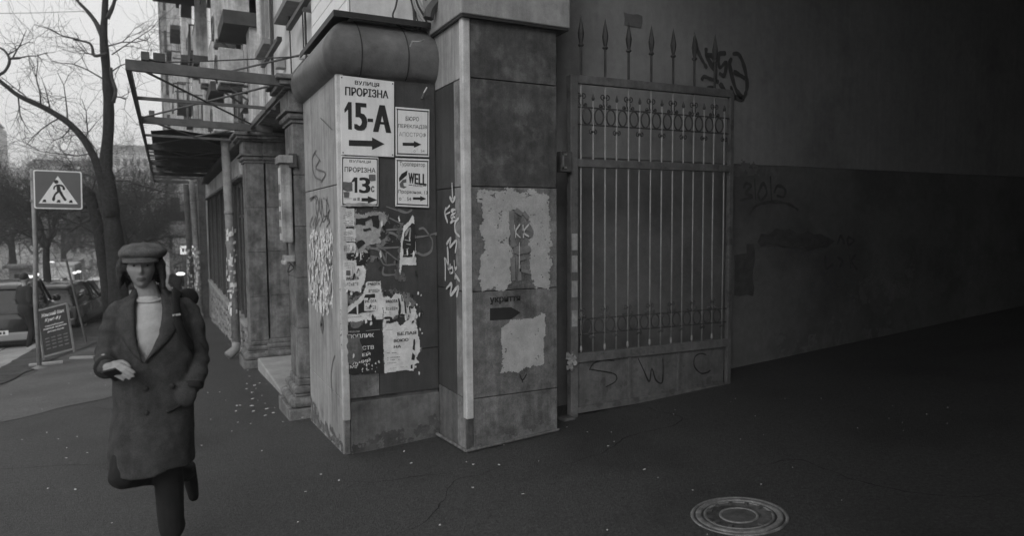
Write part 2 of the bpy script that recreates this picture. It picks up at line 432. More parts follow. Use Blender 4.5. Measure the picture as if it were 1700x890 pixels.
K['crack'] = mat('crack_shadow', .02, .95, .2, 9, 0)
mb = MB(); rc = random.Random(8)
for (x, y, a, n_) in [(-.5, 4.6, 1.2, 26), (.6, 3.6, .3, 30), (.2, 6.4, 1.5, 30), (2.4, 4.2, .15, 34), (-1.5, 6.8, .4, 22), (3.4, 3.4, -.3, 26), (1.0, 5.0, -.9, 14), (-1.2, 9.0, 1.2, 30)]:
    P = []
    for k in range(n_):
        P.append((x, y)); a += rc.gauss(0, .35); a *= .97; x += cos(a)*.07; y += sin(a)*.07
    L_ = []
    for k, (px_, py_) in enumerate(P):
        d = Vector(P[min(k+1, n_-1)])-Vector(P[max(0, k-1)]); nn = Vector((-d.y, d.x)).normalized()*.0035*rc.uniform(.3, 1.2)*(1-abs(2*k/n_-1)**3)
        for sg_ in (1, -1):
            q_ = Vector((px_, py_))+nn*sg_; L_.append((q_.x, q_.y, gz(q_.x, q_.y)+.0045+.006*noise.noise(Vector((q_.x*.8, q_.y*.8, 0)))))
    mb.add(L_, [(2*k, 2*k+1, 2*k+3, 2*k+2) for k in range(n_-1)])
mb.build('asphalt_cracks', K['crack'], kind='structure')
# manhole
mc = Vector((2.86, 2.80, gz(2.86, 2.80)-.001))
mh = empty('manhole', mc, 'round iron manhole cover with concentric rings in the asphalt', 'manhole cover')
tilt = Matrix.Translation(mc) @ Matrix.Rotation(.06*-1, 4, 'Y') @ Matrix.Rotation(-SL, 4, 'X') @ Matrix.Translation(-mc)
def mring(name, prof, m):
    q = MB(); q.smooth = True; q.lathe(mc, [(r_*.85, h_*.55) for r_, h_ in prof], 64); q.v = [tuple(tilt @ Vector(v)) for v in q.v]; return q.build(name, m, mh)
K['castiron'] = mat('cast_iron', .25, .42, .3, 14, .6, 60, spec=.6, grain=.3, metal=.3)
K['castdark'] = mat('cast_iron_dark', .09, .6, .3, 14, .6, 60)
mring('collar_ring', [(.315, -.02), (.315, .004), (.31, .012), (.296, .012), (.292, -.004), (.28, -.004)], K['castiron'])
mring('frame_ring', [(.28, -.02), (.28, .012), (.275, .018), (.248, .018), (.243, .012), (.243, -.02)], K['castiron'])
mring('cover', [(.23, -.02), (.23, .006), (.226, .012), (.214, .012), (.21, .003), (.14, .001), (.135, .001)], K['castdark'])
mring('cover_rib', [(.228, .008), (.226, .014), (.214, .014), (.210, .006)], K['castiron'])
mring('inner_rib', [(.128, .000), (.126, .012), (.114, .012), (.110, .004)], K['castiron'])
mring('hub', [(.14, .0005), (.118, .004), (.09, .005), (.001, .009)], K['castdark'])
for a in range(12):
    c_ = Vector((cos(a*pi/6), sin(a*pi/6), 0)); q = MB().bar(mc+c_*.15+Vector((0, 0, .006)), mc+c_*.18+Vector((0, 0, .006)), .02, .01)
    q.v = [tuple(tilt @ Vector(v)) for v in q.v]; q.build('lug', K['castdark'], mh)

# ================================================================== THE PILLARS AT THE ARCH
def boxp(name, m, par, x0, x1, y0, y1, z0, z1, bevel=.006, **kw):
    return MB().box(x0, x1, y0, y1, z0, z1).build(name, m, par, bevel=bevel, **kw)
A = empty('stone_pillar', (1.7, 6.4, -.35), 'stone clad pillar carrying the street number signs and torn posters', 'pillar')
boxp('core', K['plaster'], A, 1.295, 2.12, 5.66, 7.08, -.75, 2.86, 0)
# street side: marble slabs with recessed joints
for (y0, y1, z0, z1) in [(5.665, 6.42, .146, 1.93), (6.426, 7.09, .146, 1.93), (5.665, 7.09, 1.938, 2.84), (5.665, 6.52, -.75, .14), (6.526, 7.09, -.75, .14)]:
    boxp('stone_slab', K['marble'], A, 1.274+random.uniform(-.001, .001), 1.296, y0, y1, z0, z1, .004)
boxp('stone_slab', K['darkpaint'], A, 1.335, 2.118, 5.622, 5.662, .52, 2.84, .004, label='black painted slab under the signs')
boxp('stone_slab', K['darkpaint'], A, 1.585, 2.118, 5.623, 5.662, .15, .514, .004)
boxp('stone_slab', K['stone'], A, 1.335, 1.58, 5.622, 5.662, .15, .514, .004)
boxp('stone_slab', K['plaster'], A, 1.335, 2.118, 5.615, 5.662, -.7, .118, .006, label='bare grey plaster foot of the pillar')
boxp('edge_strip', K['strip'], A, 1.268, 1.33, 5.612, 5.664, -.03, 2.84, .01)
boxp('edge_strip', K['stone'], A, 1.285, 1.33, 5.64, 5.664, -.7, -.034, .004)
# torus moulding wrapping the corner (mitred)
prof = []
for i in range(15):
    a = -pi*.5 + i/14*pi*1.0
    prof.append((.115*cos(a)**.9 if i not in (0, 14) else 0, 3.055+.235*sin(a)))
prof = [(-.03, 2.80), (.0, 2.815)] + [(p[0]-.16*max(0, (p[1]-3.0)/.3)**1.5, p[1]) for p in prof[1:]] + [(-.2, 3.30)]
mb = MB(); mb.smooth = True
ringL = [Vector((1.275-o, 7.12, z)) for o, z in prof]
ringC = [Vector((1.275-o, 5.62-o, z)) for o, z in prof]
ringR = [Vector((2.125, 5.62-o, z)) for o, z in prof]
segs = [ringL]
for t in (.35, .7, .93): segs.append([a.lerp(b, t) for a, b in zip(ringL, ringC)])
segs.append(ringC)
for t in (.05, .3, .31, .7, .71): segs.append([a.lerp(b, t) for a, b in zip(ringC, ringR)])
segs.append(ringR)
mb.loft(segs, closed=False, caps=False)
mb.build('torus_moulding', K['moulding'], A)
for t in (.22, .68):
    P = [Vector((1.275+(.85*t), 5.62-o-.004, z)) for o, z in prof[1:-1]]
    MB().tube(P, .0045, 5).build('crack', K['spray'], A)
mb = MB()
mb.prism([(1.27, 7.12, 3.30), (1.27, 5.6, 3.30), (2.12, 5.6, 3.30), (2.12, 5.8, 3.33), (1.44, 5.8, 3.33), (1.44, 7.12, 3.33)], (0, 0, .018))
mb.box(1.26, 1.272, 5.59, 7.12, 3.27, 3.318); mb.box(1.26, 2.12, 5.586, 5.598, 3.268, 3.317)
mb.build('tin_flashing', K['blacktin'], A)
boxp('upper_block', K['wallpale'], A, 1.45, 2.2, 5.79, 7.1, 3.31, 6.95, .004)
# hooks on the moulding
MB().tube([(1.98, 5.50, 3.14), (1.92, 5.42, 3.10), (1.86, 5.44, 3.10), (1.85, 5.46, 3.06)], .006, 5).build('hook', K['chrome'], A)
MB().tube([(2.0, 5.62, 2.68), (2.0, 5.56, 2.72), (2.02, 5.54, 2.76)], .008, 5).build('hook', K['chrome'], A)
# siding boards on the street side above the moulding
sdg = empty('siding_panel', (1.43, 6.4, 3.34), 'white horizontal board siding above the rounded moulding', 'siding')
for i in range(16):
    MB().box(1.418, 1.44, 5.80, 7.3, 3.34+i*.145, 3.34+i*.145+.138).build('board', K['siding'], sdg, bevel=.004)

B = empty('stone_pillar', (2.55, 5.4, -.2), 'second stone pillar with white painted patches and an arrow stencil', 'pillar')
boxp('core', K['plaster'], B, 2.14, 2.95, 5.01, 5.74, -.7, 3.22, 0)
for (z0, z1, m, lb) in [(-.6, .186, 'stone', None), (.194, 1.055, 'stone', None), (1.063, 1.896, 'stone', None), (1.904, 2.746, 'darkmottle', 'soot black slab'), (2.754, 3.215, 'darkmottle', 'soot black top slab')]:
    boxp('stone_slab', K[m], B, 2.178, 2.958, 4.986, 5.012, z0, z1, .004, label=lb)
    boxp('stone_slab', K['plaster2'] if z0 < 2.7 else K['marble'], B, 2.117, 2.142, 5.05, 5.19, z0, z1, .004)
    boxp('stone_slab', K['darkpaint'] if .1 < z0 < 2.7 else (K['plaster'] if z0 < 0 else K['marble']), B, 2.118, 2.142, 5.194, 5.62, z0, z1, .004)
boxp('edge_strip', K['strip'], B, 2.106, 2.174, 4.975, 5.046, .03, 3.215, .01)
boxp('edge_strip', K['darkmottle'], B, 2.13, 2.174, 5.0, 5.046, -.6, .026, .004)
mb = MB()
mb.prism([(2.08, 4.93, 3.22), (3.06, 4.93, 3.22), (3.06, 5.75, 3.22), (2.9, 5.75, 3.22), (2.08, 5.8, 3.22)], (0, 0, .5))
mb.build('cap_stone', K['capstone'], B, bevel=.01)
MB().box(2.09, 3.05, 4.94, 5.8, 3.20, 3.222).build('cap_bed', K['blacktin'], B)
boxp('upper_block', K['wallpale'], B, 2.12, 3.1, 4.98, 5.8, 3.72, 6.6, .005)
mb = MB()
mb.tube([(2.09, 5.62, gz(2.1, 5.6)+.02), (2.10, 4.98, gz(2.1, 5)+.02)], .014, 6); mb.tube([(2.10, 4.97, gz(2.1, 5)+.02), (2.96, 4.97, gz(2.96, 5)+.02), (2.98, 5.0, gz(2.98, 5)+.01)], .012, 6)
mb.build('mortar_fillet', K['stone'], B)

# painted patches and writing on the second pillar
mb = MB()
npatch(mb, FB, [(795, 316), (870, 316), (908, 324), (914, 380), (912, 480), (888, 480), (882, 460), (880, 400), (876, 356), (848, 350), (848, 400), (850, 470), (838, 482), (800, 482), (797, 440), (805, 420), (796, 390), (800, 350), (794, 335)], .0035, .006, .028, 9, -.62, 3)
npatch(mb, FB, [(846, 345), (880, 355), (876, 325), (846, 322)], .0047, .006, .02, 12, -.5, 8)
npatch(mb, FB, [(906, 520), (904, 560), (903, 603), (880, 610), (860, 618), (834, 616), (833, 545), (848, 533), (875, 530)], .0035, .006, .018, 9, -.75, 5)
mb.build('whitewash', K['whitewash'], B)
mb = MB()
for P in [[(848, 350), (850, 392), (852, 410)], [(855, 348), (866, 356)], [(868, 352), (876, 362)], [(872, 372), (880, 384), (874, 392)], [(852, 414), (866, 416), (880, 412)],
          [(850, 428), (852, 466)], [(862, 440), (862, 466)], [(862, 430), (872, 428)], [(862, 448), (880, 452)]]:
    stroke(mb, FB, P, .055, .010)
mb.build('graffiti', K['gspray'], B)
mb = MB()
for P in [[(853, 373), (855, 395)], [(862, 372), (855, 385), (863, 395)], [(867, 373), (868, 395)], [(877, 372), (868, 385), (877, 393)], [(861, 402), (861, 446)]]:
    stroke(mb, FB, P, .014, .013)
mb.build('graffiti', K['wspray'], B)
mb = MB()
put_text(mb, FB, 'укриття', ((813, 494), (863, 491), (863, 502), (813, 506)), .004, .04)
P = [FB.q(*c) for c in [(813, 512), (848, 510), (864, 519), (848, 530), (813, 532)]]
patch(mb, FB, P, .004, px=False)
for S in [[(862, 621), (867, 631), (874, 621)], [(867, 631), (867, 635)]]: stroke(mb, FB, S, .012, .004)
mb.build('stencil_lettering', K['ink'], B)
K['softstain'] = mat('dirt_stain', .16, .95, .3, 6, .3, 60, grain=.25)
K['drystain'] = mat('soot_stain', .085, .95, .3, 6, .3, 60, grain=.25)
mb = MB()
for P in [[(838, 250), (872, 245), (868, 300), (845, 304)], [(800, 255), (812, 255), (818, 306), (808, 306)], [(885, 285), (900, 280), (912, 300), (880, 306)], [(870, 190), (900, 185), (895, 230), (868, 235)]]: npatch(mb, FB, P, .002, .007, .03, 12, -.1, 2)
mb.build('soot_stains', K['drystain'], B)
mb = MB()
npatch(mb, FB, [(2.18, -.25), (2.955, -.2), (2.955, -.13), (2.75, -.11), (2.5, -.16), (2.18, -.17)], .0022, .007, .05, 8, -.3, 12, px=False)
mb.build('base_grime', K['softstain'], B)
mb = MB()
npatch(mb, FA, [(1.34, -.34), (2.11, -.28), (2.11, -.10), (1.9, -.17), (1.7, -.2), (1.34, -.24)], .0072, .007, .06, 8, -.3, 14, px=False)
mb.build('base_grime', K['drystain'], A)
mb = MB()
npatch(mb, FAL, [(-7.08, -.42), (-5.67, -.33), (-5.67, -.24), (-6.1, -.20), (-6.5, -.27), (-7.08, -.16)], .0022, .008, .06, 7, -.3, 16, px=False)
mb.build('base_grime', K['softstain'], A)
mb = MB()
for S in [[(800, 612), (790, 625), (792, 640)], [(842, 626), (838, 640)], [(890, 622), (887, 634)], [(914, 622), (918, 632)], [(815, 600), (818, 612)], [(788, 672), (786, 678)]]: stroke(mb, FB, S, .01, .004)
mb.build('scratch_marks', K['greyink'], B)
mb = MB()   # white tag down the narrow side
def blx(u, v): return (730+u*.2925, 300+v*.2925)
for S in [[(72, 10), (76, 112)], [(58, 92), (76, 114), (92, 90)], [(40, 150), (32, 185), (48, 240)], [(60, 140), (38, 165)], [(38, 190), (62, 178)], [(66, 170), (92, 172), (66, 205), (88, 215), (62, 240)],
          [(112, 210), (90, 240), (92, 290), (116, 318)], [(40, 362), (66, 325), (60, 375), (98, 340), (90, 412)], [(46, 372), (50, 440), (52, 510)], [(30, 435), (34, 480), (34, 570)], [(36, 440), (66, 530)],
          [(62, 470), (60, 520), (76, 520), (74, 490), (62, 500)], [(84, 450), (90, 560)], [(100, 490), (86, 520), (116, 572)], [(38, 615), (70, 585), (64, 650), (108, 600), (98, 662)]]:
    stroke(mb, FBL, [blx(*c) for c in S], .026, .004)
mb.build('graffiti', K['wspray'], B)

# ---------------- writing on the first pillar
mb = MB()   # grey sprayed bicycle-like loops
def ax(u, v): return (560+u*.1349, 340+v*.1349)
for S in [[(600, 310), (760, 300), (850, 300)], [(740, 60), (850, 95), (920, 60)], [(600, 20), (740, 70)], [(640, 160), (800, 240)], [(630, 340), (700, 360), (780, 420)], [(960, 400), (1080, 385), (1180, 360), (1270, 330)],
          [(1000, 300), (1060, 290), (1120, 360), (1170, 450), (1150, 570), (1060, 620), (980, 590)], [(480, 490), (560, 530), (780, 520)], [(560, 540), (760, 700)], [(380, 530), (500, 550), (560, 620), (600, 720)], [(400, 640), (520, 660), (590, 740), (780, 720)],
          [(600, 560), (600, 740)], [(570, 760), (570, 860), (760, 855)], [(760, 740), (730, 860)]]:
    stroke(mb, FA, [ax(*c) for c in S], .018, .003)
mb.build('graffiti', K['gspray'], A)
mb = MB()
stroke(mb, FA, [ax(1200, 370), ax(1270, 330)], .045, .0035)
mb.build('graffiti', K['gspray'], A)
mb = MB()   # dark tags on the street side
def alx(u, v): return (505+u*.2583, 310+v*.2583)
for S in [[(36, 80), (60, 66), (72, 75)], [(80, 75), (75, 130), (84, 190)], [(100, 70), (98, 140), (110, 180)], [(112, 75), (125, 180), (140, 190)], [(125, 70), (130, 80)], [(148, 60), (146, 180), (165, 220)], [(55, 190), (40, 240), (45, 265)],
          [(75, 190), (55, 250)], [(100, 200), (70, 270)], [(130, 180), (100, 260)], [(165, 225), (145, 260)], [(100, 290), (90, 330)]]:
    stroke(mb, FAL, [alx(*c) for c in S], .022, .003)
def al2(u, v): return (380+u*.382, 100+v*.382)
for S in [[(380, 390), (362, 430), (372, 500), (400, 520)], [(395, 430), (380, 470), (420, 490), (400, 530)], [(372, 400), (400, 440)], [(355, 610), (380, 590), (390, 640), (375, 720)], [(400, 600), (408, 700), (440, 650)], [(420, 600), (435, 640), (430, 700)]]:
    stroke(mb, FAL, [al2(*c) for c in S], .018, .003)
mb.build('graffiti', K['greyink'], A)
mb = MB(); stroke(mb, FAL, [(533, 530), (535, 538), (534, 550)], .12, .004); mb.build('stain_mark', K['greyink'], A)
mb = MB()
stroke(mb, FAL, [(556, 590), (552, 605), (550, 630), (552, 655)], .014, .003)
stroke(mb, FAL, [(532, 195), (545, 208), (552, 215)], .012, .003)
mb.build('crack', K['greyink'], A)

# ---------------- enamel signs
def sign(name, quad, label, rim=None, th=.012, lift=.010):
    P = [Vector(FA.q(*c)) for c in quad]
    c0 = sum(P, Vector((0, 0)))/4
    s = empty(name, FA.p(c0.x, min(p.y for p in P), 0), label, 'sign')
    m = MB(); patch(m, FA, P, lift, th, px=False); m.build('plate', K['signwhite'], s, bevel=.002)
    if rim:
        m = MB(); n = 4
        Q = [p+(c0-p).normalized()*rim for p in P]; R = [p+(c0-p).normalized()*(rim+.012) for p in P]
        for i in range(4):
            j = (i+1) % 4
            m.add([FA.p(*Q[i], lift+th+.0015), FA.p(*Q[j], lift+th+.0015), FA.p(*R[j], lift+th+.0015), FA.p(*R[i], lift+th+.0015)], [(0, 1, 2, 3)])
        m.build('border_line', K['ink'], s)
    for p in P:
        q = p+(c0-p).normalized()*.022
        MB().lathe(FA.p(*q, lift+th), [(.006, 0), (.005, .004), (0, .005)], 8, FA.N).build('screw', K['iron'], s)
    return s
LT = .010+.012+.002
def arrow(m, x0, x1, yc, h, sl=0, head=.35, fr=FA, lift=LT):
    xm = x1-(x1-x0)*head; f = lambda x: yc+sl*(x-x0)
    patch(m, fr, [(x0, f(x0)-h*.25), (xm, f(xm)-h*.25), (xm, f(xm)-h*.55), (x1, f(x1)), (xm, f(xm)+h*.55), (xm, f(xm)+h*.25), (x0, f(x0)+h*.25)], lift)
S1 = sign('street_number_sign', ((563.5, 125), (653, 136), (653, 261), (566, 257)), 'largest white sign reading 15-A with black arrow under the moulding')
m = MB()
put_text(m, FA, 'ВУЛИЦЯ', ((588, 134), (628, 138.5), (628, 146), (588, 142)), LT, .02)
put_text(m, FA, 'ПРОРІЗНА', ((572, 144), (643, 151), (643, 164), (572, 158.5)), LT, .03)
put_text(m, FA, '5', ((588.5, 170.5), (606.5, 172), (606.5, 218), (589, 216.5)), LT, .05)
patch(m, FA, [(570.5, 182), (577, 169.5), (582.5, 170), (583, 215.5), (577, 215), (576.5, 182), (571, 188)], LT)
put_text(m, FA, '-', ((609, 197), (618, 197.5), (618, 203), (609, 202.5)), LT, .01)
put_text(m, FA, 'А', ((620, 174), (646, 176), (646, 221), (620, 219)), LT, .055)
arrow(m, 578, 637, 237.5, 19, .03)
m.build('lettering', K['ink'], S1, kind='stuff')
S2 = sign('office_sign', ((655.5, 177.5), (711.5, 182), (711, 261), (656, 259)), 'white framed bureau sign right of the big 15-A sign', .018)
m = MB()
put_text(m, FA, 'БЮРО', ((672, 193.5), (694, 194.5), (694, 201.5), (672, 200.5)), LT, 0)
put_text(m, FA, 'ПЕРЕКЛАДІВ', ((659.5, 206), (707, 208.5), (707, 215.5), (659.5, 213)), LT, 0)
arrow(m, 667, 698, 239.5, 10, .02, .4)
m.build('lettering', K['ink'], S2, kind='stuff')
m = MB()
put_text(m, FA, 'АПОСТРОФ', ((661, 219), (706, 221), (706, 228.5), (661, 226.5)), LT, 0)
put_text(m, FA, 'оф. 54', ((685, 248), (703, 248.5), (703, 254.5), (685, 254)), LT, 0)
m.build('lettering', K['paleink'], S2, kind='stuff')
S3 = sign('street_number_sign', ((565.5, 259), (627, 261.5), (627, 342.5), (566, 342)), 'weathered small sign reading 13 below the big sign', .01)
m = MB()
put_text(m, FA, 'ВУЛИЦЯ', ((579, 265.5), (614, 267), (614, 272), (579, 270.5)), LT, 0)
put_text(m, FA, 'ПРОРІЗНА', ((571, 277), (622, 279), (622, 287), (571, 285.5)), LT, .01)
put_text(m, FA, '3', ((596, 294.5), (612.5, 295), (612.5, 321), (596, 320.5)), LT, .05)
patch(m, FA, [(582.5, 301), (587, 294.5), (592, 294.8), (592, 320), (587.5, 320), (587.5, 301), (583, 303)], LT)
put_text(m, FA, 'с', ((615, 309), (620, 309), (620, 319), (615, 319)), LT, .02)
arrow(m, 599, 625, 331.5, 11, .02, .6)
m.build('lettering', K['ink'], S3, kind='stuff')
m = MB()
patch(m, FA, [(567.5, 302), (583, 302), (584, 317), (575, 318), (568, 315)], LT+.001, 0, .004, .02)
patch(m, FA, [(611, 290), (622, 290), (622, 300), (615, 301), (611, 299)], LT+.001, 0, .003, .02)
patch(m, FA, [(569, 319), (579, 319), (578, 328), (570, 328)], LT+.001, 0, .003, .02)
m.build('sticker_residue', K['greyink'], S3, kind='stuff')
m = MB()
for (a, b, c_, d) in [(571, 329, 583, 330), (585, 329, 590, 333), (592, 328, 596, 333)]: patch(m, FA, [(a, b), (c_, b), (c_, d), (a, d)], LT+.001)
patch(m, FA, [(570, 343), (574, 337), (612, 337), (624, 341), (624, 342)], LT+.002, 0, .003, .02)
m.build('sticker_residue', K['oldpaper'], S3, kind='stuff')
S4 = sign('office_sign', ((655.5, 262.5), (711, 264.5), (711, 345), (655.5, 342.5)), 'white framed tour operator sign with flame logo, lowest right', .018)
m = MB()
put_text(m, FA, 'Туроператор', ((662, 268.5), (704, 270.5), (704, 279), (662, 277)), LT, 0)
put_text(m, FA, 'W', ((677, 287), (686, 287.5), (686, 305), (677, 304.5)), LT, .03)
put_text(m, FA, 'ELL', ((687, 288), (706, 289), (706, 308), (687, 305.5)), LT, .03)
put_text(m, FA, 'TRAVEL', ((684, 306.5), (700, 307), (700, 310.5), (684, 310)), LT, 0)
stroke(m, FA, [(677, 307), (683, 307.3)], .008, LT); stroke(m, FA, [(700, 308.5), (706, 308.8)], .008, LT)
put_text(m, FA, 'Прорезная, 13', ((660, 315), (708, 317), (708, 324), (660, 322)), LT, 0)
put_text(m, FA, 'оф. 54', ((661, 326.5), (681, 327.5), (681, 335), (661, 334)), LT, 0)
arrow(m, 684, 706, 329.5, 8, .02, .45)
patch(m, FA, [(675, 283), (674, 291), (666, 298), (661.5, 302), (661, 296), (665, 289)], LT)
m.build('lettering', K['ink'], S4, kind='stuff')
m = MB()
patch(m, FA, [(673, 297), (667, 299), (662, 305), (663, 311), (669, 313), (674, 310), (669, 309), (668, 304), (673, 303)], LT)
m.build('flame_logo', K['greyink'], S4)

# ---------------- posters
def poster(quad, label, m='paper', amp=.004, step=.03, lift=.006, th=.002):
    P = [Vector(FA.q(*c)) for c in quad]
    c0 = sum(P, Vector((0, 0)))/len(P)
    s = empty('poster', FA.p(c0.x, min(p.y for p in P), 0), label, 'poster', 'notices pasted on the pillar')
    q = MB(); npatch(q, FA, P, lift, .005, amp*1.15, 26, -9, P[0].x*90+P[0].y*31, False, .0012); q.build('sheet', K[m], s, smooth=True)
    return s, lift+th+.0042
def lines(s, L, rows, m='greyink', wd=.004, dash=0):
    q = MB()
    for (x0, y0, x1, y1) in rows:
        if dash:
            n = max(2, int((x1-x0)/dash))
            for i in range(n):
                if rnd.random() < .8: stroke(q, FA, [(x0+(x1-x0)*i/n, y0+(y1-y0)*i/n), (x0+(x1-x0)*(i+.75)/n, y0+(y1-y0)*(i+.75)/n)], wd, L, sm=False)
        else: stroke(q, FA, [(x0, y0), (x1, y1)], wd, L, sm=False)
    q.build('print', K[m], s, kind='stuff')
def ad(x0, y0, x1, y1, label, lift=.006):
    s, L = poster([(x0, y0), (x1, y0+1), (x1, y1+1), (x0, y1)], label, 'paper', .002, .03, lift)
    w_ = x1-x0; h_ = y1-y0; rows = []
    for i in range(3): rows.append((x0+2, y0+h_*(.5-.13*i)+2, x0+w_*(.85-.05*i), y0+h_*(.25-.09*i)+3))
    for i in range(3): rows.append((x0+2, y1-2-i*h_*.11, x1-2, y1-1.5-i*h_*.11))
    lines(s, L, rows, 'greyink', .005, 3); return s
ad(567.5, 345.5, 588, 375, 'small white flyer, topmost at the left edge of the pillar')
ad(568, 379, 590, 400, 'small white flyer, second from the top at the left edge')
ad(568, 402.5, 590, 419, 'small white flyer in the middle of the left edge column')
s, L = poster([(588, 352), (600, 356), (612, 352), (640, 352), (643, 366), (636, 378), (630, 381), (631, 402), (608, 407), (606, 414), (612, 420), (590, 420), (589, 400), (588, 376)], 'grimy torn poster remnant with drips beside the small flyers', 'oldpaper', .008, .025)
m = MB()
patch(m, FA, [(590, 362), (604, 362), (612, 358), (617, 360), (606, 368), (606, 374), (590, 374)], L, 0, .01, .02)
patch(m, FA, [(602, 380), (614, 378), (616, 382), (603, 384)], L, 0, .004, .02)
patch(m, FA, [(590, 404), (600, 398), (606, 404), (594, 414)], L, 0, .006, .02)
patch(m, FA, [(616, 358), (628, 357), (629, 372), (627, 380), (618, 376)], L, 0, .006, .02)
m.build('ink_residue', K['blackpaper'], s, kind='stuff')
s, L = poster([(568, 421), (590, 419), (612, 414), (613, 425), (608, 436), (603, 441), (592, 440), (570, 430)], 'black torn strip between the flyers and the first job notice', 'blackpaper', .008, .02, .005)
m = MB()
for i in range(26):
    u, v = rnd.uniform(569, 611), rnd.uniform(418, 438); d = rnd.uniform(.5, 2.5)
    patch(m, FA, [(u, v), (u+d, v-d*.5), (u+d*.6, v+d)], L)
m.build('paper_shreds', K['paper'], s)
RB = 'РАБОТА'
s, L = poster([(569, 442), (592, 441), (604, 441), (607, 450), (604, 470), (598, 482), (585, 485), (570, 478)], 'job notice with a grey block above its heading, lower left edge', 'paper', .004, .02, .0075)
m = MB(); put_text(m, FA, RB, ((574.5, 460), (595, 459), (595, 464), (574.5, 465.5)), L, .03); m.build('lettering', K['ink'], s, kind='stuff')
lines(s, L, [(575, 474-i, 595, 473-i) for i in (0, 2, 4)], 'greyink', .008, 3)
m = MB(); patch(m, FA, [(574, 449), (581, 449), (581, 457), (574, 457)], L); m.build('print', K['greyink'], s)
ad(569, 431.5, 591, 447, 'small white flyer, lowest of the left edge column', .009)
s, L = poster([(572, 535), (571, 520), (574, 512), (590, 500), (603, 488), (608, 468), (632, 467), (634, 490), (637, 500), (634, 530), (605, 532), (590, 534)], 'torn white notice ending in a long slanting tear, left of the middle', 'paper', .005, .02)
m = MB()
patch(m, FA, [(576, 521), (592, 508), (604, 497), (622, 496), (623, 516), (600, 519), (592, 522)], L, 0, .004, .02)
patch(m, FA, [(606, 489), (622, 488), (622, 495), (603, 496)], L, 0, .003, .02)
m.build('bare_gap', K['blackpaper'], s, kind='stuff')
m = MB(); patch(m, FA, [(604, 494.5), (625, 494.5), (625, 516), (604, 516)], L+.001, .001); patch(m, FA, [(591, 506), (594, 504), (594, 522), (592, 523)], L+.001, 0); m.build('sheet', K['paper'], s)
m = MB(); put_text(m, FA, RB, ((610, 469.5), (630, 468.5), (630, 473), (610, 474)), L, .03); put_text(m, FA, RB, ((605.5, 498), (624, 497), (624, 501.5), (605.5, 503)), L+.0035, .03); m.build('lettering', K['ink'], s, kind='stuff')
lines(s, L+.0035, [(606, 513-i*1.5, 624, 512.5-i*1.5) for i in range(4)]+[(611, 485-i*1.5, 630, 484.5-i*1.5) for i in range(4)]+[(577, 527, 600, 525)], 'greyink', .007, 3)
s, L = poster([(636, 533), (635, 495), (640, 492), (650, 494), (654, 488), (662, 488), (668, 490), (670, 500), (676, 512), (680, 502), (683, 515), (688, 507), (691, 520), (690, 537), (676, 530), (668, 520), (655, 526), (648, 532)], 'tattered white notice with ragged vertical shreds, right of the middle', 'paper', .007, .015)
m = MB(); put_text(m, FA, RB, ((640, 498), (659, 497), (659, 502), (640, 503)), L, .03); m.build('lettering', K['ink'], s, kind='stuff')
lines(s, L, [(640, 510+i*1.5, 660, 509.5+i*1.5) for i in range(4)]+[(638, 519, 652, 518), (665, 526, 676, 525)], 'greyink', .007, 3)
m = MB()
for P in [[(661, 495), (663, 510), (662, 522)], [(671, 500), (673, 520)], [(679, 508), (680, 520)], [(666, 490), (667, 500)], [(637, 528), (648, 528), (648, 536)]]: stroke(m, FA, P, .02, L+.001)
m.build('bare_gap', K['blackpaper'], s, kind='stuff')
s, L = poster([(684, 357), (687, 360), (691, 440), (667, 440), (664, 455), (662, 452), (665, 400), (670, 375), (678, 368)], 'narrow torn poster with a black panel at the right side', 'paper', .003, .02)
m = MB()
patch(m, FA, [(683, 370), (688, 372), (689, 426), (668, 427), (668, 402), (671, 385), (678, 376)], L, 0, .003, .02); m.build('print', K['blackpaper'], s)
m = MB()
for P in [[(672, 392), (680, 378), (679, 397)], [(671, 398), (680, 400)], [(676, 380), (672, 388)], [(674, 405), (681, 406)], [(673, 414), (678, 412)], [(670, 424), (676, 422)], [(681, 422), (687, 420)]]: stroke(m, FA, P, .012, L+.001)
m.build('print', K['oldpaper'], s, kind='stuff')
s, L = poster([(572, 543), (580, 537), (600, 540), (612, 532), (634, 530), (636, 619), (600, 621), (585, 623), (578, 621), (572, 612)], 'black poster with white block letters, bottom left of the pillar', 'blackpaper', .006, .03)
m = MB()
put_text(m, FA, 'НЕДІЛЯ', ((578, 549.5), (596, 549), (596, 552), (578, 552.5)), L, 0)
put_text(m, FA, 'ПОПЛИК', ((577, 555.5), (620, 553), (620, 559.5), (578, 562.5)), L, .03)
put_text(m, FA, 'СТВ', ((601, 574.5), (620, 573), (620, 579.5), (601, 581)), L, .03)
put_text(m, FA, 'ЕЙ', ((601, 585), (614, 584), (614, 590), (601, 592)), L, .03)
put_text(m, FA, 'УКЧИЙ', ((583, 599), (615, 594), (613, 601), (583, 606)), L, .03)
put_text(m, FA, 'ЕМІ', ((575, 607), (592, 606), (592, 611), (575, 612)), L, .03)
stroke(m, FA, [(607, 549), (630, 547)], .004, L)
for i in range(22):
    u, v = rnd.uniform(590, 632), rnd.uniform(600, 618); d = rnd.uniform(1, 3)
    patch(m, FA, [(u, v), (u+d*.8, v-d), (u+d, v+d*.4)], L)
m.build('lettering', K['paper'], s, kind='stuff')
m = MB()
patch(m, FA, [(575, 555), (583, 563), (598, 560), (601, 585), (596, 600), (580, 605), (576, 590)], L+.001, 0, .012, .02)
patch(m, FA, [(580, 535), (600, 534), (598, 541), (590, 545), (582, 543)], L+.001, 0, .006, .02)
m.build('torn_layer', K['stone'], s)
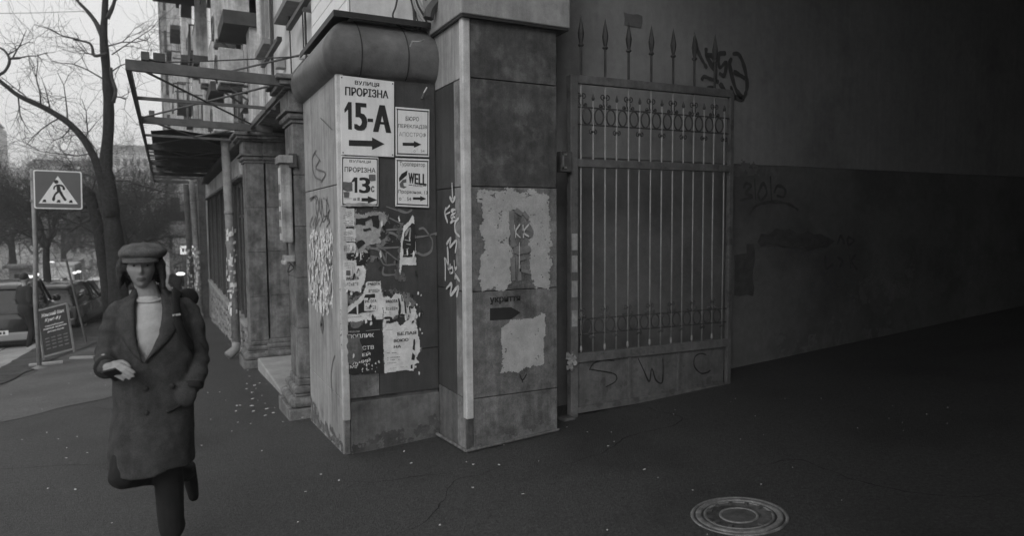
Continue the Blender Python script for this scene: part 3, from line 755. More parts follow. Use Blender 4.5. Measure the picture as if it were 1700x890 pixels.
s, L = poster([(635, 536), (650, 537), (658, 533), (664, 541), (676, 532), (688, 528), (693, 548), (697, 580), (690, 594), (695, 602), (688, 604), (686, 616), (675, 614), (638, 619.5)], 'white poster with black lettering, bottom right of the posters', 'paper', .004, .02, .008)
m = MB()
put_text(m, FA, 'БЕЛАЯ', ((659, 551.5), (690, 549.5), (690, 554.5), (659, 557)), L, .03)
put_text(m, FA, 'ВОЮО', ((653, 563.5), (677, 561), (677, 566), (653, 568.5)), L, .03)
put_text(m, FA, 'НА', ((653, 573.5), (665, 572.5), (665, 577), (653, 578)), L, .03)
m.build('lettering', K['ink'], s, kind='stuff')
lines(s, L, [(641, 586, 658, 585.5), (642, 594, 666, 592), (642, 598, 663, 596.5), (642, 603, 658, 601.5)], 'ink', .006, 2.5)
lines(s, L, [(643, 612, 676, 608), (639, 548, 655, 547)], 'paleink', .005, 3)
m = MB(); patch(m, FA, [(684, 585), (688, 590), (687, 598), (682, 597)], L, 0, .003, .02); patch(m, FA, [(681, 606), (684, 605), (684, 612), (681, 612)], L); patch(m, FA, [(686, 563), (688, 563), (688, 582), (684, 580)], L, 0, .002, .02); m.build('bare_gap', K['blackpaper'], s, kind='stuff')
mb = MB()
npatch(mb, FA, [(569, 350), (640, 350), (640, 400), (612, 440), (606, 470), (640, 480), (690, 488), (694, 560), (694, 615), (575, 622), (569, 540)], .0035, .006, .05, 8, .02, 5, wrinkle=.001)
npatch(mb, FA, [(655, 372), (668, 368), (668, 470), (655, 470)], .0035, .006, .03, 10, -.1, 9)
mb.build('paper_residue', K['stone'], label='grey glue and paper residue left under the torn posters', cat='paper scraps', kind='stuff')
mb = MB()
for k in range(48):
    u = rnd.choice([rnd.uniform(572, 694), rnd.gauss(612, 16), rnd.gauss(680, 9)]); v = rnd.choice([rnd.gauss(490, 22), rnd.gauss(535, 8), rnd.gauss(430, 30), rnd.uniform(360, 620)])
    if not (570 < u < 698 and 352 < v < 622): continue
    a, b = FA.q(u, v); w_ = rnd.uniform(.003, .012); h_ = rnd.uniform(.01, .045); sk = rnd.uniform(-.01, .01)
    mb.cur = 0 if rnd.random() < .6 else 1
    P = [FA.p(a-w_, b-h_, .013), FA.p(a+w_*.6, b-h_*.7, .015), FA.p(a+w_+sk, b+h_*.4, .016+rnd.uniform(0, .01)), FA.p(a+sk, b+h_, .018+rnd.uniform(0, .014)), FA.p(a-w_*.8+sk, b+h_*.3, .014)]
    mb.prism(P, FA.N*.001)
mb.build('paper_curls', [K['paper'], K['blackpaper']], label='small curled strips of torn paper standing off the posters', cat='paper scraps', kind='stuff')
# thick crust of torn paper on the street side
mb = MB()
npatch(mb, FAL, [(518, 388), (552, 386), (553, 500), (546, 516), (530, 512), (517, 498)], .003, .008, .05, 9, -.7, 1); mb.cur = 1
npatch(mb, FAL, [(519, 392), (551, 390), (551, 505), (530, 508), (518, 494)], .0055, .008, .05, 7, .02, 2); mb.cur = 2
npatch(mb, FAL, [(521, 396), (549, 394), (549, 500), (530, 500), (520, 490)], .008, .008, .03, 10, .32, 3)
for i in range(260):
    u = rnd.uniform(516, 552); v = rnd.uniform(387, 516)
    if v > 500 and abs(u-536) > 14*(1-(v-500)/22)+2: continue
    a, b = FAL.q(u, v); w_ = rnd.uniform(.01, .05); h_ = rnd.uniform(.02, .11); n = rnd.randint(5, 8); an = rnd.uniform(0, 6)
    P = [(a+cos(an+q_*2*pi/n)*w_*rnd.uniform(.5, 1), b+sin(an+q_*2*pi/n)*h_*rnd.uniform(.4, 1)) for q_ in range(n)]
    mb.cur = 0 if rnd.random() < .72 else (1 if rnd.random() < .7 else 2)
    l0 = .003+rnd.uniform(0, .018)
    pts = [FAL.p(p[0], p[1], l0+rnd.uniform(-.004, .006)) for p in P]
    mb.prism(pts, FAL.N*.0015)
mb.build('torn_paper_crust', [K['paper'], K['oldpaper'], K['greyink']], label='thick crust of torn white paper on the street side of the pillar', cat='paper scraps', kind='stuff')
mb = MB()
for i in range(16):
    u = rnd.uniform(571, 700); v = rnd.uniform(470, 620)
    if rnd.random() < .5: u = rnd.uniform(686, 700)
    a, b = FA.q(u, v); s_ = rnd.uniform(.004, .015); n = 5
    mb.prism([FA.p(a+cos(q_*1.257)*s_*rnd.uniform(.4, 1), b+sin(q_*1.257)*s_*rnd.uniform(.5, 2), .012) for q_ in range(n)], FA.N*.001)
mb.build('paper_shreds', K['paper'], label='tiny white shreds of paper round the torn posters', cat='paper scraps', kind='stuff')

# ================================================================== PASSAGE
pw = empty('passage_wall', (8, 5.75, -.2), 'dark rendered passage wall behind the open gate with sprayed tags', 'wall')
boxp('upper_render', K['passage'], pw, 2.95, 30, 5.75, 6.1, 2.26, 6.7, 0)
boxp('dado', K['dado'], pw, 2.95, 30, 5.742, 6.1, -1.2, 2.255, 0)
mb = MB()
def wx(u, v): return (920+u*.3033, 30+v*.3033)
for S in [[(765, 100), (790, 190), (835, 275)], [(830, 160), (835, 210), (880, 290)], [(835, 200), (870, 215), (885, 300), (880, 345)], [(940, 190), (900, 200), (905, 270), (940, 240), (930, 310), (900, 300)], [(905, 355), (950, 420), (985, 440), (965, 370)],
          [(970, 215), (960, 260), (990, 380), (1030, 440)], [(975, 195), (1010, 200), (1040, 270), (1055, 370), (1030, 440), (985, 430)], [(980, 290), (1030, 320), (1045, 330)], [(805, 340), (820, 318), (850, 330), (900, 350)], [(835, 390), (860, 380), (885, 395)]]:
    stroke(mb, FW, [wx(*c) for c in S], .05, .004)
mb.build('graffiti', K['faintspray'], pw)
mb = MB()
def wy(u, v): return (1150+u*.4044, 260+v*.4044)
for S in [[(205, 130), (215, 110), (235, 120), (215, 150), (240, 165), (190, 180)], [(250, 90), (255, 180)], [(265, 150), (285, 110), (300, 150), (275, 180), (262, 150)], [(315, 80), (320, 185)], [(330, 150), (345, 120), (375, 135), (370, 165), (340, 160)], [(228, 240), (260, 200), (330, 185), (390, 195), (430, 220)],
          [(590, 360), (605, 325), (618, 360)], [(632, 330), (635, 362), (658, 345), (632, 328)], [(540, 405), (545, 460), (575, 440)], [(590, 410), (610, 430), (600, 455)], [(640, 400), (645, 460)], [(665, 400), (648, 430), (672, 465)]]:
    stroke(mb, FW, [wy(*c) for c in S], .035, .014)
patch(mb, FW, [(1256, 402), (1262, 388), (1300, 382), (1360, 388), (1385, 400), (1370, 412), (1300, 412), (1262, 410)], .013, 0, .04, .1)
patch(mb, FW, [(1217, 424), (1238, 420), (1238, 405), (1250, 405), (1249, 492), (1217, 490)], .013, 0, .02, .1)
mb.build('graffiti', K['faintspray'], pw)
mb = MB()
for P in [[(1225, 560), (1400, 540), (1600, 560), (1690, 600), (1400, 640), (1215, 650)], [(1215, 280), (1300, 284), (1290, 300), (1215, 296)], [(1400, 470), (1520, 440), (1500, 500), (1420, 520)]]: npatch(mb, FW, P, .0095, .02, .15, 3, .02, 3)
mb.build('damp_stains', K['dampstain'], pw)
mb = MB(); patch(mb, FW, [(1035, 20), (1066, 26), (1064, 46), (1036, 40)], .004, .0, .01, .05); mb.build('bare_patch', K['dado'], pw)
# rest of the passage
ps = empty('passage_ceiling', (9, 3, 5.6), None, None); ps['kind'] = 'structure'
boxp('ceiling_slab', K['ceiling'], ps, 1.5, 30, .2, 6.1, 6.6, 6.9, 0)
boxp('end_blocker', K['ceiling'], ps, 30, 30.4, .2, 6.1, -1.5, 6.9, 0)  # added out of view, shuts the far end so the passage stays dark
ow = empty('opposite_passage_wall', (9, .2, 0), 'dark wall on the other side of the passage', 'wall')
boxp('wall_face', K['passage'], ow, 1.3, 30, -.4, .3, -1.2, 6.65, 0)
ob = empty('corner_building', (8, -8, 0), 'tall part of the house on the other side of the archway', 'building')
boxp('wall', K['facade'], ob, 1.3, 14, -22, -.4, -1, 24, 0)
boxp('wall', K['facade'], ob, 1.6, 14, -.4, 6.2, 6.95, 24, 0)
oj = empty('stone_pillar', (2.1, .3, -.1), 'stone jamb on the near side of the archway', 'pillar')
boxp('shaft', K['stone'], oj, 1.27, 2.12, -.42, .5, -1, 6.6, .01); boxp('shaft', K['stone'], oj, 2.125, 2.98, -.41, .82, -1, 6.6, .01)
# cables hanging over the moulding
cb = empty('cable_bundle', (2.1, 5.7, 3.35), 'bundle of hanging cables and hose above the rounded moulding', 'cables')
def tubepx(pts, y, r_, m, nm='cable'):
    F = Fr((0, y, 0), (1, 0, 0), (0, 0, 1))
    MB().tube(catmull([F.p(*F.q(*p)) for p in pts], 5), r_, 6).build(nm, K[m], cb)
tubepx([(661, -12), (657, 10), (652, 25), (658, 38), (668, 45), (688, 48)], 5.70, .008, 'cable')
tubepx([(680, -12), (686, 10), (688, 30), (689, 47)], 5.70, .012, 'cable')
tubepx([(684, -12), (689, 12), (700, 30), (708, 40), (709, 47)], 5.66, .009, 'palecable')
tubepx([(688, -12), (694, 8), (704, 26), (710, 40)], 5.68, .009, 'cable')
tubepx([(690, -14), (699, 6), (706, 22), (711, 34), (710, 46)], 5.72, .007, 'palecable')
tubepx([(689, 10), (692, 30), (698, 42), (698, 46), (694, 48)], 5.69, .006, 'cable')
tubepx([(670, 45), (680, 48), (690, 49)], 5.67, .008, 'cable')
tubepx([(770, -40), (735, -8), (716, 14), (711, 30)], 5.45, .045, 'iron', 'hose')
tubepx([(700, -20), (712, 5), (710, 26)], 5.7, .02, 'cable')

# ================================================================== GATE
Gt = empty('iron_gate', (3.3, 5.28, -.18), 'wrought iron gate leaf with spear tips, open against the dark wall', 'gate')
GA = Vector((3.31, 5.30, 0)); GD = Vector((1.85, -.06, 0)); GL = GD.length
FG = Fr(GA, GD, (0, 0, 1))
def gp(u, z, o=0): return FG.p(u, z, o)
def gbar(name, a, b, w_, h_, m, bevel=.003): return MB().bar(a, b, w_, h_).build(name, K[m], Gt, bevel=bevel)
def hbar(name, z, h_, d, m, z1=None): return MB().bar(gp(0, z), gp(GL, z if z1 is None else z1), d, h_).build(name, K[m], Gt, bevel=.004)
gbar('post', gp(.0, -.2), gp(.0, 2.93), .08, .075, 'gatepaint', .006)
gbar('post', gp(GL, -.12), gp(GL, 2.9), .05, .05, 'gatepaint', .006)
hbar('top_rail', 2.90, .075, .05, 'gatepaint'); hbar('middle_rail', 2.15, .07, .05, 'gatepaint'); hbar('lower_rail', .36, .085, .05, 'gatepaint'); hbar('bottom_rail', -.13, .06, .05, 'gatepaint', -.09)
hbar('thin_rail', 2.655, .014, .012, 'iron'); hbar('thin_rail', 2.50, .014, .012, 'iron'); hbar('thin_rail', .715, .014, .012, 'iron'); hbar('thin_rail', .575, .014, .012, 'iron')
nb = 14; pitch_ = GL/(nb+.35)
us = [.09+i*pitch_ for i in range(nb)]
for i, u in enumerate(us):
    lo = .40 if i % 2 else .46; hi = 2.87 if i % 2 == 0 else 2.72
    MB().tube([gp(u, lo), gp(u+random.uniform(-.006, .006), 1.4, random.uniform(-.006, .006)), gp(u, hi)], .008, 6).build('bar', K['barpaint'], Gt, smooth=True)
    if i % 2 == 1:
        MB().lathe(gp(u, 2.72), [(.0095, 0), (.016, .02), (.006, .05), (0, .07)], 8).build('finial', K['iron'], Gt)
spear = None
for i, u in enumerate(us):
    if i % 2: continue
    m = MB(); m.smooth = False
    z0 = 2.93
    m.tube([gp(u, z0), gp(u, z0+.27)], .0115, 8)
    m.lathe(gp(u, z0+.26), [(.012, 0), (.026, .012), (.026, .022), (.012, .034)], 12)
    m.lathe(gp(u, z0+.285), [(.012, 0), (.025, .06), (.029, .10), (.015, .18), (.0, .26)], 6)
    if spear is None:
        spear = m.build('spear', K['iron'], Gt); s0 = gp(u, 0)
    else:
        c_ = spear.copy(); COL.objects.link(c_); c_.parent = Gt; c_.location = gp(u, 0)-s0
def scroll(m, u, z, s, r0=.03, up_=1):
    P = []
    for k in range(12):
        a = -pi/2+k/11*pi*1.6; rr = r0*(1-.045*k)
        P.append(gp(u+s*(rr*cos(a)+r0*.9), z+up_*(rr*sin(a)+r0)))
    m.tube(P, [.006]*11+[.009], 5)
    m.lathe(P[-1], [(0, -.012), (.012, -.006), (.012, .006), (0, .012)], 8, FG.N)
for i in range(nb):
    u = us[i]
    uc = u-pitch_/2 if i else None
    uc = u+pitch_/2
    if i < nb-1:
        P = [gp(uc+.047*cos(a*pi/8), 2.578+.072*sin(a*pi/8)) for a in range(17)]
        MB().tube(P, .0075, 5, cap=False).build('ring', K['iron'], Gt, smooth=True)
        P = [gp(uc+.047*cos(a*pi/8), .645+.066*sin(a*pi/8)) for a in range(17)]
        MB().tube(P, .0065, 5, cap=False).build('ring', K['iron'], Gt, smooth=True)
    if i % 2 == 0:
        m = MB(); m.smooth = True
        for s in (-1, 1):
            scroll(m, u, 2.735, s, .026); scroll(m, u+s*.03, 2.66, s, .018)
            m.tube([gp(u, 2.66), gp(u+s*.02, 2.70), gp(u+s*.012, 2.76)], .006, 5)
        m.build('scroll', K['iron'], Gt)
        m = MB(); m.smooth = True
        for s in (-1, 1):
            scroll(m, u, .78, s, .022); scroll(m, u+s*.03, .725, s, .016)
            m.tube([gp(u, .72), gp(u+s*.02, .75), gp(u+s*.01, .80)], .006, 5)
        m.build('scroll', K['iron2'], Gt)
    else:
        m = MB(); m.smooth = True
        for s in (-1, 1): scroll(m, u, 2.46, s, .022, -1)
        m.build('scroll', K['iron'], Gt)
        m = MB(); m.smooth = True
        for s in (-1, 1): scroll(m, u, .56, s, .018, -1)
        m.build('scroll', K['iron2'], Gt)
    if i % 2 == 0: MB().lathe(gp(u, .40), [(.0, 0), (.012, .03), (.0095, .07)], 8).build('finial', K['barpaint'], Gt)
# sheet metal foot in three fields
for k in range(3):
    a = .045+k*(GL-.07)/3; b = a+(GL-.07)/3-.03
    z0 = -.10; q = MB(); q.add([gp(a, z0, -.004), gp(b, z0, -.004), gp(b, .32, -.004), gp(a, .32, -.004)], [(0, 1, 2, 3)])
    P = [gp(a, z0, -.006), gp(b, z0, -.006), gp(b, .32, -.006), gp(a, .32, -.006)]
    q = MB(); q.prism(P, FG.N*.006); q.build('sheet_panel', K['gatepaint'], Gt)
    if k: gbar('stile', gp(a-.015, -.10), gp(a-.015, .32), .03, .03, 'gatepaint')
m = MB()
def gx(u, v): return (920+u*.2697, 480+v*.2697)
FGP = Fr(GA+FG.N*.0015, GD, (0, 0, 1))
for S in [[(215, 500), (240, 460), (290, 440), (370, 440)], [(215, 495), (250, 500), (360, 520), (385, 545), (370, 575), (315, 605)], [(515, 425), (550, 500), (585, 570), (600, 490), (625, 560), (662, 578), (670, 500), (668, 425)], [(935, 405), (900, 398), (865, 420), (862, 475), (900, 518), (940, 515), (962, 500)]]:
    stroke(m, FGP, [gx(*c) for c in S], .013, .002)
m.build('graffiti', K['spray'], Gt)
# hinge box, stickers and scrap on the post
boxp('hinge_box', K['iron2'], Gt, 3.14, 3.26, 5.22, 5.30, 2.06, 2.24, .008)
mb = MB().box(3.155, 3.17, 5.212, 5.222, 2.09, 2.22).box(3.155, 3.2, 5.212, 5.222, 2.205, 2.22).box(3.155, 3.2, 5.212, 5.222, 2.09, 2.105); mb.build('hasp', K['chrome'], Gt)
for k, z in enumerate([1.36, 1.16, .93, .66]):
    q = MB(); q.add([gp(-.03, z, .0385), gp(.03, z, .0385), gp(.03, z+.15, .0385), gp(-.03, z+.15, .0385)], [(0, 1, 2, 3)]); q.build('sticker', K['oldpaper'], Gt)
m = MB()
for i in range(14):
    u, v = rnd.uniform(934, 950), rnd.uniform(585, 612); a, b = FG.q(u, v); s_ = rnd.uniform(.015, .04)
    m.prism([gp(a+cos(q_)*s_*rnd.uniform(.5, 1), b+sin(q_)*s_*rnd.uniform(.6, 1.3), .045+rnd.uniform(0, .02)) for q_ in (0, 1.2, 2.5, 3.7, 5)], FG.N*.002)
m.build('scrap_of_paper', K['oldpaper'], Gt)
boxp('gate_stop', K['plaster'], Gt, 3.16, 3.28, 5.2, 5.32, -.22, -.165, .01)

# ================================================================== PIERS OF THE PORTAL
def pier(x0, y0, w_, d, label, base=True, joints=5, zg=None, top=2.66):
    zg = gz(x0, y0)+.02 if zg is None else zg
    p = empty('stone_pier', (x0+w_/2, y0+d/2, zg), label, 'pier')
    boxp('core', K['stone'], p, x0+.01, x0+w_-.01, y0+.01, y0+d-.01, zg, top, 0)
    n = joints; hh = (top-(zg+.42))/n
    for i in range(n):
        boxp('stone_block', K['stone'], p, x0, x0+w_, y0, y0+d, zg+.42+i*hh+.004, zg+.42+(i+1)*hh-.004, .006)
    if base:
        for (e, z0, z1, bv) in [(.13, -.2, .13, .01), (.11, .132, .24, .045), (.05, .242, .27, .008), (.065, .272, .35, .03), (.02, .352, .418, .015)]:
            boxp('base_moulding', K['stone'], p, x0-e, x0+w_+e, y0-e, y0+d+e, zg+z0, zg+z1, bv)
    for (e, z0, z1, bv) in [(.02, 0, .03, .005), (.055, .032, .10, .03), (.08, .102, .13, .005), (.035, .132, .33, .006), (.08, .332, .36, .006), (.13, .362, .41, .012), (.17, .412, .46, .01)]:
        boxp('capital', K['stone'], p, x0-e, x0+w_+e, y0-e, y0+d+e, top+z0, top+z1, bv)
    return p
pier(1.21, 7.36, .42, .5, 'nearest square stone pier with stepped base behind the poster pillar', zg=-.44)
pier(1.47, 11.5, .3, .5, 'inner pier of the pair beyond the doorway', zg=-.64, joints=4, top=2.6)
pier(1.17, 11.55, .27, .5, 'outer pier of the pair beyond the doorway, beside the downpipe', zg=-.67, joints=4, top=2.6)
boxp('door_step', K['paving'], None, 1.22, 2.0, 8.15, 11.2, -.75, -.46, .02).update_tag()
o = bpy.data.objects['door_step']; tag(o, 'pale worn stone doorstep between the square piers', 'step')
# box sign hanging on the nearest pier
ls = empty('box_sign', (1.1, 7.4, 1.4), 'long vertical box sign fixed to the nearest square pier', 'sign')
boxp('housing', K['facade'], ls, 1.085, 1.19, 7.34, 7.55, 1.42, 2.24, .02)
boxp('sign_face', K['facadelight'], ls, 1.077, 1.085, 7.37, 7.52, 1.45, 2.2, .003)
boxp('top_bracket', K['facade'], ls, 1.06, 1.2, 7.30, 7.60, 2.24, 2.32, .008)
boxp('clamp', K['iron'], ls, 1.16, 1.24, 7.31, 7.36, 2.2, 2.34, .004)
FLS = Fr((1.05, 0, 0), (0, -1, 0), (0, 0, 1))
m = MB()
for i, z in enumerate([1.52, 1.66, 1.80, 1.94]):
    for k in range(3): m.box(1.0755, 1.0769, 7.385+k*.045, 7.415+k*.045, z, z+.07+.02*(i % 2))
m.build('lettering', K['greyink'], ls)
jb = empty('junction_box', (1.16, 7.5, 1.18), 'small pale junction box with loose cables under the box sign', 'junction box')
boxp('casing', K['facade'], jb, 1.1, 1.21, 7.36, 7.56, 1.22, 1.29, .012)
boxp('lid', K['oldpaper'], jb, 1.09, 1.12, 7.35, 7.57, 1.19, 1.235, .01)
MB().tube(catmull([(1.15, 7.36, 1.2), (1.12, 7.34, 1.12), (1.18, 7.35, 1.16), (1.14, 7.36, 1.22)]), .007, 6).build('cable', K['cable'], jb)
MB().tube([(1.14, 7.45, 1.28), (1.14, 7.45, 1.42)], .012, 6).build('cable', K['iron'], jb)

# ================================================================== LONG HOUSE ALONG THE STREET
H = empty('apartment_building', (1.5, 40, -2), 'long grey apartment house with balconies receding along the street', 'building')
boxp('wall', K['facade'], H, 1.62, 12, 7.1, 78, 3.2, 23, 0)
boxp('wall', K['wallpale'], H, 1.52, 1.62, 7.15, 11.9, 3.3, 23, 0)
boxp('ground_floor_wall', K['stone'], H, 1.95, 12, 7.1, 12.1, -1, 3.22, 0)
boxp('door', K['darkframe'], H, 1.9, 1.95, 8.9, 10.4, -.45, 2.1, .01)
# entablature over the piers
boxp('entablature', K['stone'], H, 1.3, 2.2, 7.2, 12.2, 3.12, 3.28, .02)
# shop part
boxp('ground_floor_wall', K['stone'], H, 1.6, 4, 12.1, 23.4, -1.6, 3.2, 0)
boxp('plinth_wall', K['rubble'], H, 1.24, 1.6, 12.25, 23.2, -1.8, -.12, 0)
boxp('window_ledge', K['paving'], H, 1.14, 1.6, 12.25, 23.2, -.12, -.05, .01)
boxp('fascia', K['facadelight'], H, 1.2, 1.6, 12.25, 23.2, 2.46, 2.86, .02)
boxp('cornice', K['darkconcrete'], H, 1.05, 1.62, 12.1, 23.4, 2.9, 3.02, .02)
boxp('cornice', K['stone'], H, 1.12, 1.62, 12.1, 23.4, 2.4, 2.455, .02)
for i in range(6):
    y = 12.5+i*1.78
    p = boxp('shop_window', K['glass'], H, 1.30, 1.32, y, y+1.68, -.05, 2.4, 0)
    for (a, b, c_, d) in [(0, .06, -.05, 2.4), (1.62, 1.68, -.05, 2.4), (.06, 1.62, 2.32, 2.4), (.06, 1.62, -.05, .02), (.06, 1.62, 1.75, 1.8)]:
        MB().box(1.26, 1.30, y+a, y+b, c_, d).build('window_frame', K['darkframe'], p)
    boxp('mullion', K['darkframe'], H, 1.2, 1.4, y+1.69, y+1.77, -.05, 2.42, .006)
    for q_ in (.5, 1.1): boxp('security_bar', K['iron2'], H, 1.22, 1.245, y+q_, y+q_+.03, -.05, 2.4, .004)
# rubble stones of the plinth
mb = MB()
for row in range(9):
    y = 12.25
    while y < 23:
        L_ = rnd.uniform(.14, .36); z = -.34-row*.17+rnd.uniform(-.02, .02)
        if z > gz(1.2, y)-.2:
            n = 7; cy, cz = y+L_/2, z+.07
            P = [(1.245, cy+cos(a_*2*pi/n)*L_*.47*rnd.uniform(.8, 1.1), cz+sin(a_*2*pi/n)*.08*rnd.uniform(.8, 1.1)) for a_ in range(n)]
            mb.prism(P, (-rnd.uniform(.02, .06), 0, 0))
        y += L_+.02
mb.build('rubble_stones', K['rubble'], H, bevel=.01, kind='stuff')
# windows, pilasters, ledges of the upper floors
boxp('string_course', K['concrete'], H, 1.42, 1.62, 12, 78, 3.05, 3.2, .01)
for z in (6.3, 9.6, 12.9, 16.2, 19.5): boxp('string_course', K['facadelight'], H, 1.5, 1.62, 12, 78, z-.12, z, .01)
boxp('eaves', K['darkconcrete'], H, .9, 1.7, 7.1, 78, 22.9, 23.3, .02)
wproto = None
for f in range(6):
    for k in range(22):
        y = 12.9+k*3.0; z = 3.9+f*3.3
        if wproto is None:
            m = MB(); m.box(-.02, .0, 0, 1.5, 0, 1.8)
            wproto = m.build('window', K['glass'], H, local=True); wproto.location = Vector((1.62, y, z))-H.location
            m = MB()
            for (a, b, c_, d) in [(0, .07, 0, 1.8), (1.43, 1.5, 0, 1.8), (.07, 1.43, 1.73, 1.8), (.07, 1.43, 0, .07), (.72, .78, .07, 1.73)]: m.box(-.07, -.02, a, b, c_, d)
            fr_ = m.build('frame', K['frame'], wproto, local=True)
            m = MB().box(-.22, -.02, -.12, 1.62, -.09, -.01); sl_ = m.build('sill', K['concrete'], wproto, local=True)
            m = MB().box(-.12, -.0, -.2, -.01, 0, 1.95).box(-.12, 0, 1.51, 1.7, 0, 1.95).box(-.16, 0, -.25, 1.75, 1.96, 2.12); su_ = m.build('surround', K['facadelight'], wproto, local=True)
        else:
            o = wproto.copy(); COL.objects.link(o); o.location = Vector((1.62, y, z))-H.location
            for ch in (fr_, sl_, su_):
                c_ = ch.copy(); COL.objects.link(c_); c_.parent = o
for k in range(16):
    y = 12.2+k*4.5+(k % 3)*.3
    boxp('pilaster', K['facadelight'], H, 1.36-.02*(k % 2), 1.62, y, y+.5, 3.2, 22.9, .01)
# enclosed balconies: light boxes on dark slabs
def loggia(x0, y0, y1, z0, z1, slab=.18, m='facadelight'):
    b = empty('enclosed_balcony', (x0, y0, z0), None, None); b.parent = H; b.location = Vector((x0, y0, z0))-H.location
    del b
for (x0, y0, y1, z0, z1) in [(1.04, 12.2, 13.3, 5.1, 7.8), (1.12, 17.2, 19, 4.9, 7.4), (.85, 25, 27.5, 9.3, 12.2), (.9, 30.5, 33, 8.4, 11.2), (.9, 33.5, 36, 12, 15), (.8, 24.4, 27, 13.2, 16), (.95, 21, 23, 6.3, 9.0),
                             (1.05, 15, 16.8, 9.5, 12), (.7, 40, 43, 6, 9), (.7, 40, 43, 12, 15), (.75, 46, 49, 9, 12), (.6, 52, 55, 6, 20), (1.0, 36, 38, 4.6, 7.2), (1.1, 28, 30, 4.8, 7.4)]:
    b = boxp('enclosed_balcony', K['facadelight'], H, x0, 1.6, y0, y1, z0, z1, .01)
    o0 = Vector(H.location)
    MB().box(x0-.08, 1.6, y0-.08, y1+.08, z0-.22, z0-.002).build('slab', K['darkconcrete'], b)
    MB().box(x0+.02, x0+.6*(1.6-x0), y0-.012, y0-.002, z1-.42, z1-.34).build('vent_slot', K['ink'], b)
    MB().box(x0-.012, x0-.002, y0+.15, y1-.15, z0+1.0, z1-.35).build('glazing', K['glass'], b)
    MB().box(x0-.05, 1.6, y0-.05, y1+.05, z1+.002, z1+.06).build('roof_sheet', K['darkconcrete'], b)
# big balcony slab overhead and a smaller one
b = boxp('balcony', K['darkconcrete'], H, -.08, 1.6, 17.6, 22.3, 8.0, 8.25, .02)
m = MB()
for k in range(15): m.tube([(-.05, 17.7+k*.3, 8.25), (-.05, 17.7+k*.3, 9.15)], .012, 5)
m.bar((-.05, 17.6, 9.17), (-.05, 22.3, 9.17), .05, .04)
m.build('railing', K['iron'], b)
for (y, x, r_) in [(14.9, 1.45, .05), (16.9, 1.5, .03), (20.2, 1.42, .06), (24.1, 1.4, .05), (29.5, 1.35, .06), (38.5, 1.3, .07), (50, 1.2, .08)]:
    MB().tube([(x, y, 3.2), (x-.02, y+.03, 10), (x, y, 22.8)], r_, 8).build('wall_pipe', K['darkconcrete'] if r_ < .055 else K['frame'], H)
for (y0, y1, z, x0) in [(14.2, 16.2, 7.0, 1.0), (22.8, 24.8, 6.6, .85), (27.8, 30, 5.4, .9), (33, 36, 6.8, .7), (44, 47, 5.2, .6), (37, 40, 15.8, .6), (26, 28.4, 17.5, .8), (49, 52, 12.6, .5)]:
    b = boxp('balcony', K['darkconcrete'], H, x0, 1.6, y0, y1, z, z+.14, .01)
    m = MB()
    for k in range(9): m.tube([(x0+.03, y0+(y1-y0)*k/8, z+.14), (x0+.03, y0+(y1-y0)*k/8, z+1.0)], .012, 4)
    for k in range(4): m.tube([(x0+(1.6-x0)*k/4, y0+.02, z+.14), (x0+(1.6-x0)*k/4, y0+.02, z+1.0)], .012, 4)
    m.bar((x0+.03, y0, z+1.0), (x0+.03, y1, z+1.0), .04, .03); m.bar((x0, y0+.02, z+1.0), (1.6, y0+.02, z+1.0), .03, .04); m.build('railing', K['iron'], b)
rw = random.Random(2)
for k in range(14):
    ya = rw.uniform(11, 30); yb_ = ya+rw.uniform(2, 9); za = rw.uniform(4.2, 11); zb2 = za+rw.uniform(-.8, .8); xa = rw.uniform(1.0, 1.5)
    MB().tube([(xa, ya, za), (xa-.05, (ya+yb_)/2, min(za, zb2)-rw.uniform(.1, .5)), (xa, yb_, zb2)], .011, 4).build('cable', K['cable'], H)
# projecting far wing that closes the silhouette
wg = boxp('wing', K['facade'], H, .25, 1.6, 58, 78, -3, 24.5, 0)
for f in range(7):
    for k in range(4):
        MB().box(.19, .25, 60+k*4.5, 62+k*4.5, 3+f*3, 4.8+f*3).build('window', K['glass'], wg)
    MB().box(.45, 1.1, 57.93, 58, 2.2+f*3.1, 3.8+f*3.1).build('window', K['glass'], wg)
    MB().box(.15, .25, 58, 78, 2.2+f*3, 2.35+f*3).build('ledge', K['facadelight'], wg)
MB().box(-.05, 1.7, 57.6, 78, 24.5, 25).build('cornice', K['darkconcrete'], wg)
boxp('ground_floor_wall', K['facade'], H, 1.25, 4, 23.4, 58, -3.6, 3.2, 0)
for k in range(8):
    y = 26+k*3.8
    p = boxp('shop_window', K['glass'], H, 1.2, 1.26, y, y+2.2, -2.0-.05*k, .6, 0)
    MB().box(1.15, 1.2, y-.1, y+2.3, .6, .72).build('lintel', K['facadelight'], p)
for k in range(7): boxp('pilaster', K['plaster'], H, 1.02, 1.25, 25+k*4.6, 25.5+k*4.6, -3.5, 3.2, .01)
